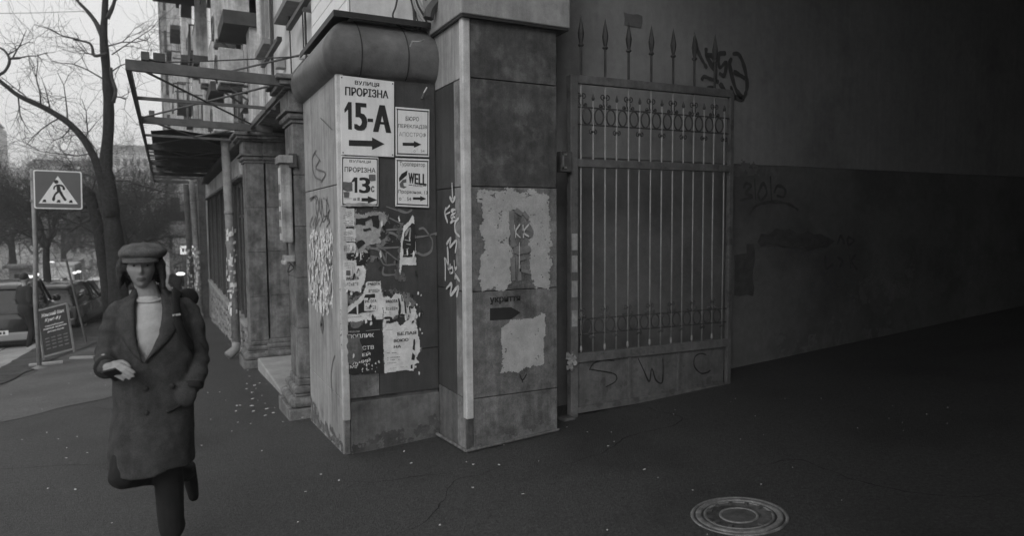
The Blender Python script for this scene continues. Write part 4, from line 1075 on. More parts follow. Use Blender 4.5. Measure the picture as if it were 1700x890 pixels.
# low shed roof and small projecting roofs seen between the beams
# air conditioners
ac = empty('air_conditioner', (1.2, 12.9, 4.0), 'boxy outdoor air conditioner on the facade above the shop windows', 'air conditioner', 'air conditioners on the house front')
q = MB().box(-.3, .1, -.4, .4, 0, .58); q.build('casing', K['facadelight'], ac, bevel=.02, local=True)
q = MB(); q.smooth = True; q.lathe((-.31, 0, .29), [(.24, 0), (.24, -.02), (.2, -.02), (.2, 0)], 20, (1, 0, 0)); q.build('fan_grille', K['iron'], ac, local=True)
q = MB().bar((-.28, -.3, -.02), (.3, -.3, -.02), .04, .04).bar((-.28, .3, -.02), (.3, .3, -.02), .04, .04).bar((-.2, -.3, -.02), (.3, -.3, -.35), .03, .03).bar((-.2, .3, -.02), (.3, .3, -.35), .03, .03); q.build('bracket', K['iron'], ac, local=True)
where = ['above the fifth shop window', 'high on the front beyond the big balcony', 'just above the canopy frame', 'lowest beyond the downpipes', 'under the second enclosed balcony', 'on the third floor of the front', 'between two far enclosed balconies', 'on the fourth floor near the far wing', 'beside the near smaller balcony']
for i, (y, z) in enumerate([(16.2, 3.6), (22, 10.2), (19.8, 4.3), (24.2, 4.0), (20.5, 5.4), (29, 8.2), (37, 9.8), (45, 14), (14.9, 5.2)]):
    dup(ac, (1.3, y, z), label='boxy outdoor air conditioner '+where[i])
# downpipes
def pipe(x, y, r_, z1, label, lean=(0, 0), mt='pole'):
    zb = gz(x, y); p = empty('downpipe', (x, y, zb), label, 'downpipe')
    m = MB(); m.smooth = True; m.tube([(x, y, zb+.25), (x+lean[0]*.5, y, (zb+z1)/2), (x+lean[0], y+lean[1], z1)], r_, 14); m.build('pipe', K[mt], p)
    m = MB(); m.smooth = True; m.tube([(x, y, zb+.27), (x-.02, y-.02, zb+.15), (x-.16, y-.1, zb+.06)], r_*1.06, 12); m.build('shoe', K[mt], p)
    for z in (zb+1.2, zb+2.6):
        m = MB(); m.smooth = True; m.lathe((x+lean[0]*(z-zb)/(z1-zb), y, z), [(r_*1.02, -.03), (r_*1.12, -.025), (r_*1.12, .025), (r_*1.02, .03)], 16); m.build('collar', K[mt], p)
    m = MB()
    for i in range(70):
        z = rnd.uniform(zb+.8, zb+2.3); a = rnd.uniform(pi*.8, pi*1.8); c_ = Vector((x+lean[0]*.4, y, z)); nrm = Vector((cos(a), sin(a), 0)); tv = Vector((-sin(a), cos(a), 0))
        h_ = rnd.uniform(.008, .06); w_ = rnd.uniform(.006, .03)
        base = c_+nrm*(r_+.012+rnd.uniform(0, .01))
        m.prism([base-tv*w_+Vector((0, 0, -h_)), base+tv*w_*rnd.uniform(.5, 1)+Vector((0, 0, -h_*.8)), base+tv*w_+Vector((0, 0, h_)), base-tv*w_*.7+Vector((0, 0, h_*.9))], nrm*.002)
    m.build('paper_scraps', K['paper'], p, kind='stuff')
    return p
pipe(1.08, 13.1, .075, 3.2, 'near downpipe with pasted scraps beside the outer pier', (-.08, 0))
pipe(.88, 22.6, .085, 2.95, 'middle downpipe with scraps beyond the shop windows', (-.1, 0))
pipe(.72, 24.5, .085, 2.95, 'farthest downpipe beyond the shop windows', (-.06, 0), 'iron2')

# ================================================================== CANOPY SKELETON
cn = empty('canopy_frame', (-.25, 7.3, 3.05), 'bare steel canopy skeleton projecting over the sidewalk', 'canopy')
def beam(a, b, w_, h_, nm='beam', m='iron2'): return MB().bar(a, b, w_, h_).build(nm, K[m], cn, bevel=.004)
ys = [7.3, 10.9, 14.5, 18.1, 21.7, 25.3]
zc = 3.09
for i, y in enumerate(ys):
    beam((-.27, y, zc), (1.5, y, zc-.04), .05, .10)
    if i < 5:
        beam((-.25, y, zc), (-.25, ys[i+1], zc+.01), .04, .09, 'edge_beam')
        beam((1.2, y, zc-.02), (1.2, ys[i+1], zc-.02), .04, .06, 'edge_beam')
        MB().tube([(-.25, y, zc+.02), (1.25, ys[i+1], zc)], .012, 6).build('brace', K['iron2'], cn)
        MB().tube([(1.25, y, zc), (-.25, ys[i+1], zc+.02)], .012, 6).build('brace', K['iron2'], cn)
    if i: 
        beam((-.25, y-1.8, zc), (1.3, y-1.8, zc-.02), .03, .04, 'purlin')
MB().tube([(-.1, 7.3, 3.16), (.6, 8.4, 3.3), (1.45, 7.9, 3.5)], .012, 6).build('tie_rod', K['iron2'], cn)
for y in ys[:4]: boxp('cleat', K['iron2'], cn, -.14, -.07, y-.04, y+.04, zc+.05, zc+.13, .005)
# lattice and tarpaulin on the far bays
for k in range(16): beam((-.25, 15+k*.65, zc+.07), (1.3, 15+k*.65, zc+.05), .06, .03, 'batten')
tp = MB(); tp.smooth = True
nx, ny = 10, 30; vs_ = []
for i in range(nx+1):
    for j in range(ny+1):
        x = -.15+1.5*i/nx; y = 12.8+9*j/ny
        vs_.append((x, y, zc+.10-.18*sin(pi*((j*3/ny) % 1))*sin(pi*i/nx)+.05*noise.noise(Vector((x*2, y, 0)))))
tp.add(vs_, [(i*(ny+1)+j, (i+1)*(ny+1)+j, (i+1)*(ny+1)+j+1, i*(ny+1)+j+1) for i in range(nx) for j in range(ny)])
o = tp.build('tarpaulin', K['tarp'], label='dark sagging tarpaulin lying over the far canopy bays', cat='tarpaulin')
# wire with insulator above the canopy
wr = empty('service_wire', (1.35, 7.9, 3.4), 'thin service wire with insulator crossing above the canopy', 'wire')
MB().tube([PD(515, 92, 7.6), PD(430, 97, 7.5), PD(320, 102, 7.4), PD(255, 103, 7.3), PD(246, 100, 7.3)], .008, 5).build('wire', K['cable'], wr)
m = MB(); m.smooth = True; m.lathe(PD(503, 92, 7.6), [(0, -.05), (.045, -.04), (.05, 0), (.035, .04), (0, .05)], 12); m.build('insulator', K['wallpale'], wr)
boxp('bracket', K['iron'], cn, -.04, .06, 7.27, 7.33, 3.14, 3.22, .004)
for (y, x, z0, z1, r_) in [(7.9, 1.47, 3.3, 9, .012), (8.1, 1.48, 3.3, 9, .008), (10.4, 1.46, 3.4, 9, .02), (11.5, 1.45, 3.3, 9, .05), (9.0, 1.49, 3.3, 5.2, .009)]:
    MB().tube([(x, y, z0), (x-.01, y+.03, (z0+z1)/2), (x, y, z1)], r_, 8).build('wall_pipe', K['cable'] if r_ < .03 else K['facadelight'], H)
for (y, z) in [(8.5, 4.3), (10.6, 4.3), (8.5, 7.0), (10.6, 7.0)]:
    p = MB().box(1.505, 1.515, y, y+.9, z, z+1.7).build('window', K['glass'], H)
    for (a, b, c_, d) in [(0, .07, 0, 1.7), (.83, .9, 0, 1.7), (.07, .83, 1.63, 1.7), (.07, .83, 0, .07), (.42, .48, .07, 1.63)]: MB().box(1.46, 1.505, y+a, y+b, z+c_, z+d).build('window_frame', K['frame'], p)
    MB().box(1.36, 1.52, y-.08, y+.98, z-.08, z-.005).build('sill', K['concrete'], p)
for (y, z, a, b) in [(7.6, 3.9, .12, .2), (9.6, 3.7, .16, .12), (11.2, 5.2, .14, .25)]:
    MB().box(1.40, 1.515, y, y+a, z, z+b).build('meter_box', K['frame'], H, bevel=.01)
# dark gutters/ledges near the corner
lg = MB()
for (a, b) in [((1.40, 7.2, 3.95), (1.40, 8.6, 3.95)), ((1.40, 9.3, 4.0), (1.40, 11, 4.0))]: lg.bar(a, b, .06, .05)
lg.build('ledge', K['blacktin'], H)

# ================================================================== STREET FURNITURE
cs = empty('crossing_sign', (-1.99, 13.94, gz(-2, 13.94)), 'square pedestrian crossing sign on a tall grey pole', 'sign')
zb = gz(-2, 13.94)
m = MB(); m.smooth = True; m.tube([(-1.99, 13.94, zb-.1), (-2.0, 13.94, .4), (-1.96, 13.94, 1.3), (-1.95, 13.94, 2.58)], .034, 12); m.build('pole', K['pole'], cs)
m = MB(); m.lathe((-1.99, 13.94, zb-.02), [(.12, 0), (.12, .03), (.05, .06), (.036, .08)], 16); m.build('foot', K['concrete'], cs)
FS = Fr((-1.59, 13.88, 2.235), (1, .02, -.02), (.02, 0, 1))
def rrect(w_, h_, r_):
    P = []
    for (cx, cy, a0) in [(w_-r_, h_-r_, 0), (-w_+r_, h_-r_, pi/2), (-w_+r_, -h_+r_, pi), (w_-r_, -h_+r_, 1.5*pi)]:
        for k in range(4): P.append((cx+r_*cos(a0+k*pi/6), cy+r_*sin(a0+k*pi/6)))
    return P
m = MB(); patch(m, FS, rrect(.345, .325, .03), -.012, .012, px=False); m.build('sign_back', K['signrim'], cs)
m = MB(); patch(m, FS, rrect(.325, .305, .025), .002, .001, px=False); m.build('sign_field', K['crosssign'], cs)
m = MB(); patch(m, FS, [(-.28, -.235), (.28, -.235), (0, .235)], .005, px=False); m.build('triangle', K['signwhite'], cs)
m = MB()
patch(m, FS, [(-.025+.033*cos(a*pi/6), .135+.033*sin(a*pi/6)) for a in range(12)], .007, px=False)
patch(m, FS, [(-.02, .095), (.02, .09), (.045, -.03), (.0, -.05), (-.02, -.01)], .007, px=False)
for S, w_ in [([(.0, .085), (-.05, .05), (-.06, .0)], .026), ([(.015, .085), (.07, .06), (.085, .0)], .026), ([(.0, -.03), (-.05, -.09), (-.075, -.19)], .036), ([(.03, -.03), (.06, -.1), (.105, -.18)], .036)]:
    stroke(m, FS, S, w_, .007, px=False)
for x in (-.2, 0, .175): patch(m, FS, [(x-.03, -.215), (x+.03, -.215), (x+.022, -.17), (x-.01, -.17)], .007, px=False)
m.build('walking_figure', K['ink'], cs)
for z in (2.05, 2.42): MB().box(-2.0, -1.6, 13.90, 13.93, z-.02, z+.02).build('clamp', K['pole'], cs)

# leaning notice board
bz = gz(-1.85, 15)
bd = empty('notice_board', (-1.85, 15.0, bz), 'leaning black sidewalk board with white lettering behind the sign pole', 'sign board')
tl, tr, br, bl = Vector((-2.16, 15.12, .06)), Vector((-1.66, 15.02, .16)), Vector((-1.59, 14.92, -.66)), Vector((-2.07, 14.98, -.78))
FBd = Fr(bl, br-bl, tl-bl)
Wd = (br-bl).length; Hd = (tl-bl).length
m = MB(); patch(m, FBd, [(.02, .02), (Wd-.02, .02), (Wd-.02, Hd-.02), (.02, Hd-.02)], 0, .008, px=False); m.build('panel', K['blackpaper'], bd)
for (a, b) in [((0, -.06), (0, Hd)), ((Wd, -.06), (Wd, Hd)), ((0, 0), (Wd, 0)), ((0, Hd), (Wd, Hd))]:
    MB().bar(FBd.p(*a), FBd.p(*b), .028, .028).build('frame_bar', K['pole'], bd)
for u in (0, Wd): MB().bar(FBd.p(u, Hd), FBd.p(u, Hd)+Vector((0, .35, -Hd+.05)), .022, .022).build('rear_leg', K['pole'], bd)
def bt(m, s, u0, u1, v0, v1, bold=.01, sh=.3):
    vs_, fs = text2d(s, bold, sh); m.add([FBd.p(u0+(u1-u0)*a, v0+(v1-v0)*b, .010) for a, b in vs_], fs)
m = MB()
bt(m, 'Женский банк', .06, Wd-.05, Hd*.83, Hd*.91); bt(m, 'Кунг-фу', .11, .38, Hd*.70, Hd*.79)
bt(m, 'Самооборона', .1, .4, Hd*.60, Hd*.64); bt(m, 'женская, мужская', .06, .45, Hd*.54, Hd*.58); bt(m, 'детские группы', .12, .4, Hd*.47, Hd*.51)
m.build('lettering', K['signwhite'], bd, kind='stuff')
m = MB()
for v in (.35, .28, .21, .13):
    for k in range(4): patch(m, FBd, [(.07+k*.1, Hd*v), (.14+k*.1, Hd*v), (.14+k*.1, Hd*(v+.025)), (.07+k*.1, Hd*(v+.025))], .010, px=False)
m.build('small_print', K['greyink'], bd)
pk = empty('plank', (-1.7, 14.6, gz(-1.7, 14.6)), 'two short pale planks weighing down the sidewalk board', 'planks')
for (x, y, a, l_) in [(-1.95, 14.35, .1, .5), (-1.45, 14.9, -.35, .42)]:
    z = gz(x, y)+.03; d = Vector((cos(a), sin(a), 0))*l_/2
    MB().bar(Vector((x, y, z))-d, Vector((x, y, z))+d, .12, .04).build('board', K['paving'], pk, bevel=.005)
thin = empty('thin_post', (-1.68, 18.2, gz(-1.7, 18.2)), 'thin leaning dark post at the edge of the sidewalk beyond the board', 'post')
MB().tube([(-1.68, 18.2, gz(-1.7, 18.2)-.05), (-2.02, 18.4, .85)], .022, 8).build('rod', K['iron2'], thin)

# ================================================================== CARS
def car(loc, rz, L_, W_, Ht, paint, label, kind='suv', rails=False, lamps=False):
    """rear faces -Y in local space, front faces +Y"""
    c = empty('parked_car', loc, label, 'car', 'cars along the street', rz)
    hw = W_/2
    def lofty(secs, name, m, par, **kw):      # secs: list of (y, [(x,z)...]) half profile mirrored
        rings = []
        for y, hp in secs:
            full = [(x, z) for x, z in hp]+[(-x, z) for x, z in hp[::-1]]
            rings.append([(x, y, z) for x, z in full])
        q = MB(); q.loft(rings); return q.build(name, m, par, local=True, **kw)
    belt = Ht*.60 if kind == 'suv' else Ht*.62
    def sec(k, zt, zb_=.22): return [(hw*k*.0+.001, zb_), (hw*k*.93, zb_), (hw*k, zb_+.14), (hw*k*1.0, zt*.72), (hw*k*.96, zt*.97), (hw*k*.85, zt), (.001, zt+.01)]
    body = lofty([(-L_/2, sec(.86, belt-.12, .36)), (-L_/2+.05, sec(.95, belt-.02, .26)), (-L_/2+.3, sec(1, belt)), (0, sec(1, belt+.01)), (L_*.18, sec(1, belt)), (L_*.26, sec(1, belt-.03)), (L_/2-.28, sec(.97, belt-.14)), (L_/2-.05, sec(.86, belt-.26, .26)), (L_/2, sec(.72, belt-.4, .32))], 'body', K[paint], c, bevel=.03, smooth=True)
    rb = -L_/2+(.12 if kind == 'suv' else .25)
    roof = Ht-.0
    def gs(k, kt, z0, z1): return [(.001, z0), (hw*k, z0), (hw*(k*.45+kt*.55), z0+(z1-z0)*.55), (hw*kt, z1-.06), (hw*kt*.88, z1-.005), (.001, z1)]
    cab = lofty([(rb, gs(.86, .84, belt-.03, belt+.02)), (rb+.16, gs(.92, .72, belt-.03, roof-.12)), (rb+.32, gs(.94, .72, belt-.03, roof-.015)), (-.1, gs(.95, .74, belt-.03, roof)), (L_*.06, gs(.95, .74, belt-.03, roof-.03)), (L_*.26, gs(.9, .82, belt-.03, belt+.0))], 'cabin', K['glass'], c, smooth=True)
    q = MB(); q.smooth = True
    rings = []
    for y, zz, k in [(rb+.15, roof-.07, .70), (rb+.3, roof+.0, .75), (-.1, roof+.02, .76), (L_*.06, roof-.01, .75)]:
        rings.append([(x*hw*k, y, zz-(abs(x)**3)*.05) for x in (-1, -.8, -.4, 0, .4, .8, 1)]+[(x*hw*k*.98, y, zz-.03-(abs(x)**3)*.05) for x in (1, .8, .4, 0, -.4, -.8, -1)])
    q.loft(rings); q.build('roof', K[paint], c, local=True)
    for s in (-1, 1):
        for (ya, yb_) in [(rb+.12, rb+.34), (-.05, -.12), (L_*.26, L_*.06)]:
            za = belt if abs(ya-yb_) > .1 else belt
            MB().bar((s*hw*.93, ya, belt-.02), (s*hw*.75, yb_, roof-.03), .07, .05, (0, 1, 0)).build('pillar', K[paint], c, local=True, bevel=.01)
        MB().box(s*hw-.06*(s > 0)-.02*(s < 0)-.0, s*hw+.06*(s < 0)+.02*(s > 0), -L_*.35, L_*.3, .28, .36).build('side_trim', K['tyre'], c, local=True, bevel=.01)
        q = MB(); q.lathe((s*(hw+.09), L_*.17, belt+.07), [(0, -.05), (.08, -.04), (.1, 0), (.07, .05), (0, .06)], 10, (0, 1, 0)); q.build('wing_mirror', K[paint], c, local=True, smooth=True)
        for yy in (-L_*.31, L_*.32):
            ww = MB(); ww.lathe((s*(hw-.1), yy, .31), [(.0, -.1), (.29, -.1), (.315, -.07), (.315, .07), (.29, .1), (.2, .1), (.19, .06), (0, .06)], 24, (s, 0, 0)); wo = ww.build('wheel', K['tyre'], c, local=True, smooth=True)
            rr = MB(); rr.lathe((s*(hw-.1), yy, .31), [(.2, .098), (.19, .075), (.05, .09), (0, .095)], 10, (s, 0, 0)); rr.build('rim', K['chrome'], wo, local=True)
        q = MB().box(min(s*hw*.93, s*hw*.66), max(s*hw*.93, s*hw*.66), -L_/2-.012, -L_/2+.12, belt-.36, belt-.08) if kind != 'suv' else MB().box(min(s*hw*.93, s*hw*.76), max(s*hw*.93, s*hw*.76), -L_/2-.0, -L_/2+.16, belt-.38, belt-.02)
        q.build('tail_light', K['crosssign'], c, local=True, bevel=.02)
        q = MB().box(min(s*hw*.8, s*hw*.45), max(s*hw*.8, s*hw*.45), L_/2-.14, L_/2+.0, belt-.36, belt-.24); q.build('headlight', K['lamp'] if lamps else K['chrome'], c, local=True, bevel=.02)
        if rails:
            MB().tube([(s*hw*.68, rb+.35, roof), (s*hw*.68, rb+.45, roof+.06), (s*hw*.68, .0, roof+.07), (s*hw*.68, .15, roof+.01)], .016, 6).build('roof_rail', K['chrome'], c, local=True)
    MB().box(-hw*.9, hw*.9, -L_/2-.07, -L_/2+.1, .36, .55).build('rear_bumper', K['greycar'], c, local=True, bevel=.03)
    MB().box(-.27, .27, -L_/2-.085, -L_/2-.07, .5, .61).build('licence_plate', K['signwhite'], c, local=True)
    q = MB()
    for k in range(7): q.box(-.22+k*.065, -.18+k*.065, -L_/2-.0875, -L_/2-.085, .525, .585)
    q.build('plate_marks', K['ink'], c, local=True)
    MB().box(-.62*hw, .62*hw, -L_/2+.10, -L_/2+.12, belt-.1, belt-.06).build('tailgate_handle', K['chrome'], c, local=True)
    q = MB(); q.lathe((0, -L_/2-.0, belt-.2), [(0, -.02), (.05, -.01), (.05, .0)], 12, (0, 1, 0)); q.build('badge', K['chrome'], c, local=True)
    MB().box(-hw*.9, hw*.9, -L_/2+.2, L_/2-.2, .17, .3).build('underbody', K['tyre'], c, local=True)
    return c
def groundz(x, y): return gz(x, y)-(.12 if x < -2.6 else .0)
car((-3.65, 21.3, groundz(-3.6, 21.3)), .05, 4.5, 1.82, 1.62, 'blackcar', 'big black car with pale roof rails and rear bumper at the left edge', 'suv', True)
car((-2.95, 25.6, groundz(-3, 25.6)), -.12, 4.2, 1.74, 1.5, 'blackcar', 'black hatchback standing beyond the sidewalk board', 'suv')
car((-3.5, 34, groundz(-3, 34)), .0, 4.3, 1.76, 1.45, 'greycar', 'grey car parked behind the black hatchback', 'sedan')
car((-2.2, 39, groundz(-3, 39)+.05), .1, 4.2, 1.76, 1.45, 'whitecar', 'pale car parked between the tree trunks', 'sedan')
car((-7.2, 34, groundz(-7, 34)), pi-.05, 4.3, 1.76, 1.5, 'whitecar', 'white car driving towards the camera with lit headlights', 'suv', False, True)
car((-7.6, 47, groundz(-7, 47)), pi, 4.3, 1.76, 1.5, 'greycar', 'grey car farther up with lit headlights', 'sedan', False, True)
car((-3.4, 48, groundz(-3, 48)), 0, 4.3, 1.76, 1.5, 'whitecar', 'white car parked far along the kerb', 'suv')
car((-10.4, 39, groundz(-11, 39)), 0.1, 4.6, 1.8, 1.6, 'whitecar', 'white car at the far kerb by the left edge', 'suv')
car((-5.6, 43, groundz(-5.6, 43)), pi, 4.2, 1.74, 1.5, 'whitecar', 'pale car waiting in the queue nearer the middle of the street', 'suv', False, True)
car((-9.3, 52, groundz(-9.3, 52)), pi, 4.2, 1.74, 1.5, 'greycar', 'small grey car at the back of the queue', 'sedan', False, True)
# delivery van
vn = empty('delivery_van', (-6.4, 56, groundz(-6, 56)), 'pale boxy van parked under the trees', 'van')
q = MB().box(-1.0, 1.0, -2.6, 1.6, .4, 2.5); q.build('cargo_box', K['facadelight'], vn, local=True, bevel=.06)
q = MB(); q.prism([(-.95, 1.6, .4), (-.95, 2.8, .4), (-.95, 2.8, 1.1), (-.95, 2.3, 1.9), (-.95, 1.6, 2.1)], (1.9, 0, 0)); q.build('cab', K['whitecar'], vn, local=True, bevel=.04)
for s in (-.9, .9):
    for yy in (-1.7, 2.0):
        q = MB(); q.lathe((s, yy, .35), [(0, -.1), (.34, -.1), (.35, .1), (0, .1)], 18, (1, 0, 0)); q.build('wheel', K['tyre'], vn, local=True)
MB().box(-.85, -.05, -2.63, -2.6, .6, 2.3).build('rear_door', K['siding'], vn, local=True, bevel=.01); MB().box(.05, .85, -2.63, -2.6, .6, 2.3).build('rear_door', K['siding'], vn, local=True, bevel=.01)

# ================================================================== TREES
def grow(mb, p, d, r_, L_, depth, rn, curl=.25, up_=.05, n=4):
    pts = [p]; rad = [r_]; q = p.copy(); dd = d.copy(); k = 4
    for i in range(k):
        dd = (dd+Vector((rn.gauss(0, curl), rn.gauss(0, curl), rn.gauss(0, curl)+up_))).normalized()
        q = q+dd*(L_/k); pts.append(q); rad.append(max(.003, r_*(1-.65*(i+1)/k)))
    mb.tube(pts, rad, n if r_ > .012 else 3, cap=False)
    if depth > 0:
        for i in range(1, k+1):
            for _ in range(2 if depth > 1 else rn.choice((1, 2))):
                if rn.random() < .78:
                    ax_ = Vector((rn.gauss(0, 1), rn.gauss(0, 1), rn.gauss(0, .8))).normalized()
                    nd = (dd*.65+ax_*.75).normalized()
                    grow(mb, pts[i], nd, rad[i]*.68, L_*rn.uniform(.5, .8), depth-1, rn, curl, up_, 4)
def limbpx(mb, P, t, n=10, scale=1):
    pts = []; rad = []
    for (px, py, wpx, *dt) in P:
        tt = t+(dt[0] if dt else 0); pts.append(PD(px, py, tt)); rad.append(wpx*tt/FPX/2)
    # smooth
    Pn = catmull(pts, 4); Rn = []
    for i in range(len(pts)-1):
        for k in range(4): Rn.append(rad[i]+(rad[i+1]-rad[i])*k/4)
    Rn.append(rad[-1])
    if len(Pn) == 2: Rn = [rad[0], rad[-1]]
    Rn = [r_*(1+.14*noise.noise(p*3)+.10*noise.noise(p*9)) for r_, p in zip(Rn, Pn)]
    mb.tube(Pn, Rn, n); return Pn, Rn
rn = random.Random(11)
T1 = empty('bare_tree', (-1.35, 21.4, gz(-1.35, 21.4)), 'tall bare street tree with a long limb arching left over the crossing sign', 'tree', 'bare trees along the street')
mb = MB(); mb.smooth = True
limbpx(mb, [(206, 575, 44), (203, 545, 36), (198, 500, 31), (194, 440, 29), (188, 380, 27), (181, 320, 24), (176, 270, 19), (180, 215, 16), (180, 160, 17), (176, 110, 14), (172, 60, 12), (174, 20, 10), (176, -30, 8)], 18.9, 14)
limbpx(mb, [(185, 360, 20), (172, 310, 15), (160, 270, 13), (142, 235, 12), (115, 205, 10), (85, 185, 9), (60, 172, 8.5), (30, 158, 7), (0, 134, 6), (-30, 110, 5)], 18.8, 10)
mb.build('trunk', K['bark'], T1)
mb = MB(); mb.smooth = True
limbpx(mb, [(170, 60, 9), (160, 38, 7), (145, 18, 6), (128, 0, 5), (110, -25, 4, .5)], 18.9, 8)
limbpx(mb, [(178, 30, 8), (188, 8, 6), (195, -20, 5)], 18.9, 8)
limbpx(mb, [(188, 170, 7), (192, 150, 6), (186, 130, 5), (184, 112, 6)], 18.8, 6)
limbpx(mb, [(178, 88, 4), (157, 92, 6), (153, 78, 4), (146, 70, 4), (122, 65, 3)], 18.7, 6)
limbpx(mb, [(-6, 125, 5), (8, 118, 4.5), (16, 100, 4), (8, 84, 3.5), (-6, 76, 3)], 18.5, 6)
limbpx(mb, [(14, 97, 4), (30, 96, 4), (36, 95, 2)], 18.5, 6)
twigpts = [((192, 160), (1, .2), 1.3), ((170, 130), (-1, .35), 1.6), ((186, 90), (1, .1), 1.5), ((180, 76), (1, -.1), 1.8), ((160, 92), (-.8, .5), 1.0), ((150, 72), (-.9, .6), 1.1), ((20, 98), (.4, .8), .9), ((14, 90), (-.2, .9), 1.0), ((30, 158), (-.3, -.7), .9),
           ((68, 175), (.1, .9), 1.3), ((112, 205), (-.1, .8), 1.2), ((140, 235), (.3, .8), 1.1), ((150, 255), (-.9, -.1), 1.6), ((165, 285), (-1, -.1), 1.8), ((172, 300), (-1, .15), 1.5), ((190, 240), (.8, .2), 1.1), ((188, 300), (1, .3), 1.4),
           ((170, 240), (.2, 1), 1.0), ((130, 0), (-.6, .8), 1.2), ((178, 55), (.9, .5), 1.4), ((193, 0), (.6, .9), 1.3), ((145, 20), (-1, 0), 1.3), ((100, 195), (-.3, -.6), 1.0), ((188, 200), (.9, .5), 1.2), ((50, 168), (-.3, .7), 1.0), ((176, 20), (.7, .3), 1.4), ((84, 186), (-.5, .8), 1.0),
           ((5, 84), (-.6, .3), .9), ((36, 95), (.7, .3), .7), ((150, 90), (-1, .1), 1.2), ((183, 120), (.9, .6), 1.2), ((172, 320), (-.9, .3), 1.4), ((120, 208), (.1, -.7), .8), ((184, 350), (.9, .6), 1.2)]
for (px, py), (dx, dy), L_ in twigpts[::2]+twigpts[1:12:2]:
    p = PD(px, py, 18.9); d = (rt2*dx+up2*dy+fwd*rn.uniform(-.5, .5)).normalized()
    grow(mb, p, d, .021, L_*1.2, 2, rn, .28, .0)
mb.build('branches', K['twig'], T1)
T2 = empty('bare_tree', G(188, 540), 'leaning dark tree trunk just left of the tall tree', 'tree', 'bare trees along the street')
mb = MB(); mb.smooth = True
t2 = (G(185, 545)-CAM).dot(fwd)
limbpx(mb, [(186, 552, 26), (182, 520, 20), (176, 470, 17), (170, 430, 17), (163, 380, 16), (155, 345, 17), (148, 325, 20), (142, 312, 10)], t2, 12)
mb.build('trunk', K['bark'], T2)
mb = MB(); mb.smooth = True
limbpx(mb, [(150, 335, 12), (135, 345, 7), (110, 352, 5), (80, 362, 3)], t2, 6); limbpx(mb, [(158, 360, 10), (140, 368, 5), (115, 385, 3)], t2, 6); limbpx(mb, [(148, 330, 10), (140, 310, 6), (128, 300, 4)], t2, 6)
for (px, py), (dx, dy), L_ in [((110, 352), (-1, .2), 2), ((130, 347), (-.8, -.4), 2), ((120, 380), (-1, -.3), 2), ((140, 312), (-.5, .8), 1.8), ((150, 320), (.2, 1), 1.8), ((158, 350), (.6, .7), 1.8), ((165, 400), (.8, .6), 1.6), ((160, 390), (-.9, .4), 1.8), ((135, 350), (-.7, .7), 1.8)]:
    grow(mb, PD(px, py, t2), (rt2*dx+up2*dy+fwd*rn.uniform(-.5, .5)).normalized(), .022, L_, 3, rn, .3, .0)
mb.build('branches', K['twig'], T2)
def street_tree(x, y, h_, r_, label, seed, lean=(0, 0), depth=4):
    zb_ = groundz(x, y); rn = random.Random(seed)
    t = empty('bare_tree', (x, y, zb_), label, 'tree', 'bare trees along the street')
    m = MB(); m.smooth = True; top = Vector((x+lean[0], y+lean[1], zb_+h_*.4))
    m.tube(catmull([(x, y, zb_-.1), (x+lean[0]*.3+.05, y, zb_+h_*.15), (x+lean[0]*.6, y+lean[1]*.6, zb_+h_*.28), top], 4), [r_*1.3]+[r_*(1.1-.45*i/12) for i in range(12)], 9); m.build('trunk', K['bark'], t)
    m = MB(); m.smooth = True
    for k in range(5):
        a = k*2.4+rn.random(); p = Vector((x, y, zb_)).lerp(top, rn.uniform(.75, 1)); d = Vector((cos(a)*.7, sin(a)*.7, rn.uniform(.5, 1.2))).normalized()
        grow(m, p, d, r_*.5, h_*.28, depth, rn, .2, .06)
    m.build('branches', K['twig'], t); return t
street_tree(-4.4, 33, 8, .15, 'slender forked tree seen under the crossing sign', 21, (.15, 0))
street_tree(-1.6, 31, 7, .12, 'thin tree right of the tall tree trunk', 22, (.1, 0))
street_tree(-2.0, 41, 10, .22, 'tree halfway along the row beside the sidewalk', 23)
street_tree(-1.6, 55, 10, .22, 'farther tree in the row, near the house fronts', 24)
street_tree(-12.8, 40, 11, .25, 'tree across the street at the left edge', 25)
street_tree(-12.2, 52, 11, .25, 'tree across the street behind the pole', 26)
street_tree(-10.5, 64, 12, .28, 'big tree across the street left of the forked tree', 27)
street_tree(-9, 80, 12, .3, 'far tree across the street in the middle distance', 28)
street_tree(-5.5, 78, 10, .25, 'far tree standing straight down the street', 29)
street_tree(-15, 76, 12, .3, 'far tree beyond the left edge of the view', 30)
street_tree(-3, 95, 11, .3, 'distant tree right of the lit cars', 31, (0, 0), 3)
street_tree(-14, 100, 13, .3, 'distant tree at the end of the left row', 32, (0, 0), 3)
# undergrowth reading as one mass
mb = MB(); rn = random.Random(5)
for i in range(150):
    y = rn.uniform(60, 118); x = -y*rn.uniform(.03, .27)-1.0
    z = gz(x, y); 
    grow(mb, Vector((x, y, z)), Vector((rn.gauss(0, .25), 0, 1)).normalized(), .05, rn.uniform(1.6, 3.6), 1, rn, .3, .05)
for i in range(250):
    y = rn.uniform(70, 120); x = -y*rn.uniform(.02, .28)-1; z = gz(x, y)+rn.uniform(.2, 3.2); s_ = rn.uniform(.15, .5)
    P = [Vector((x, y, z))+Vector((rn.gauss(0, 1), rn.gauss(0, 1), rn.gauss(0, .8)))*s_ for _ in range(3)]; mb.add(P, [(0, 1, 2)])
mb.build('shrubbery', K['fartwig'], kind='stuff', label='tangled bare shrubs filling the end of the street', cat='shrubs')

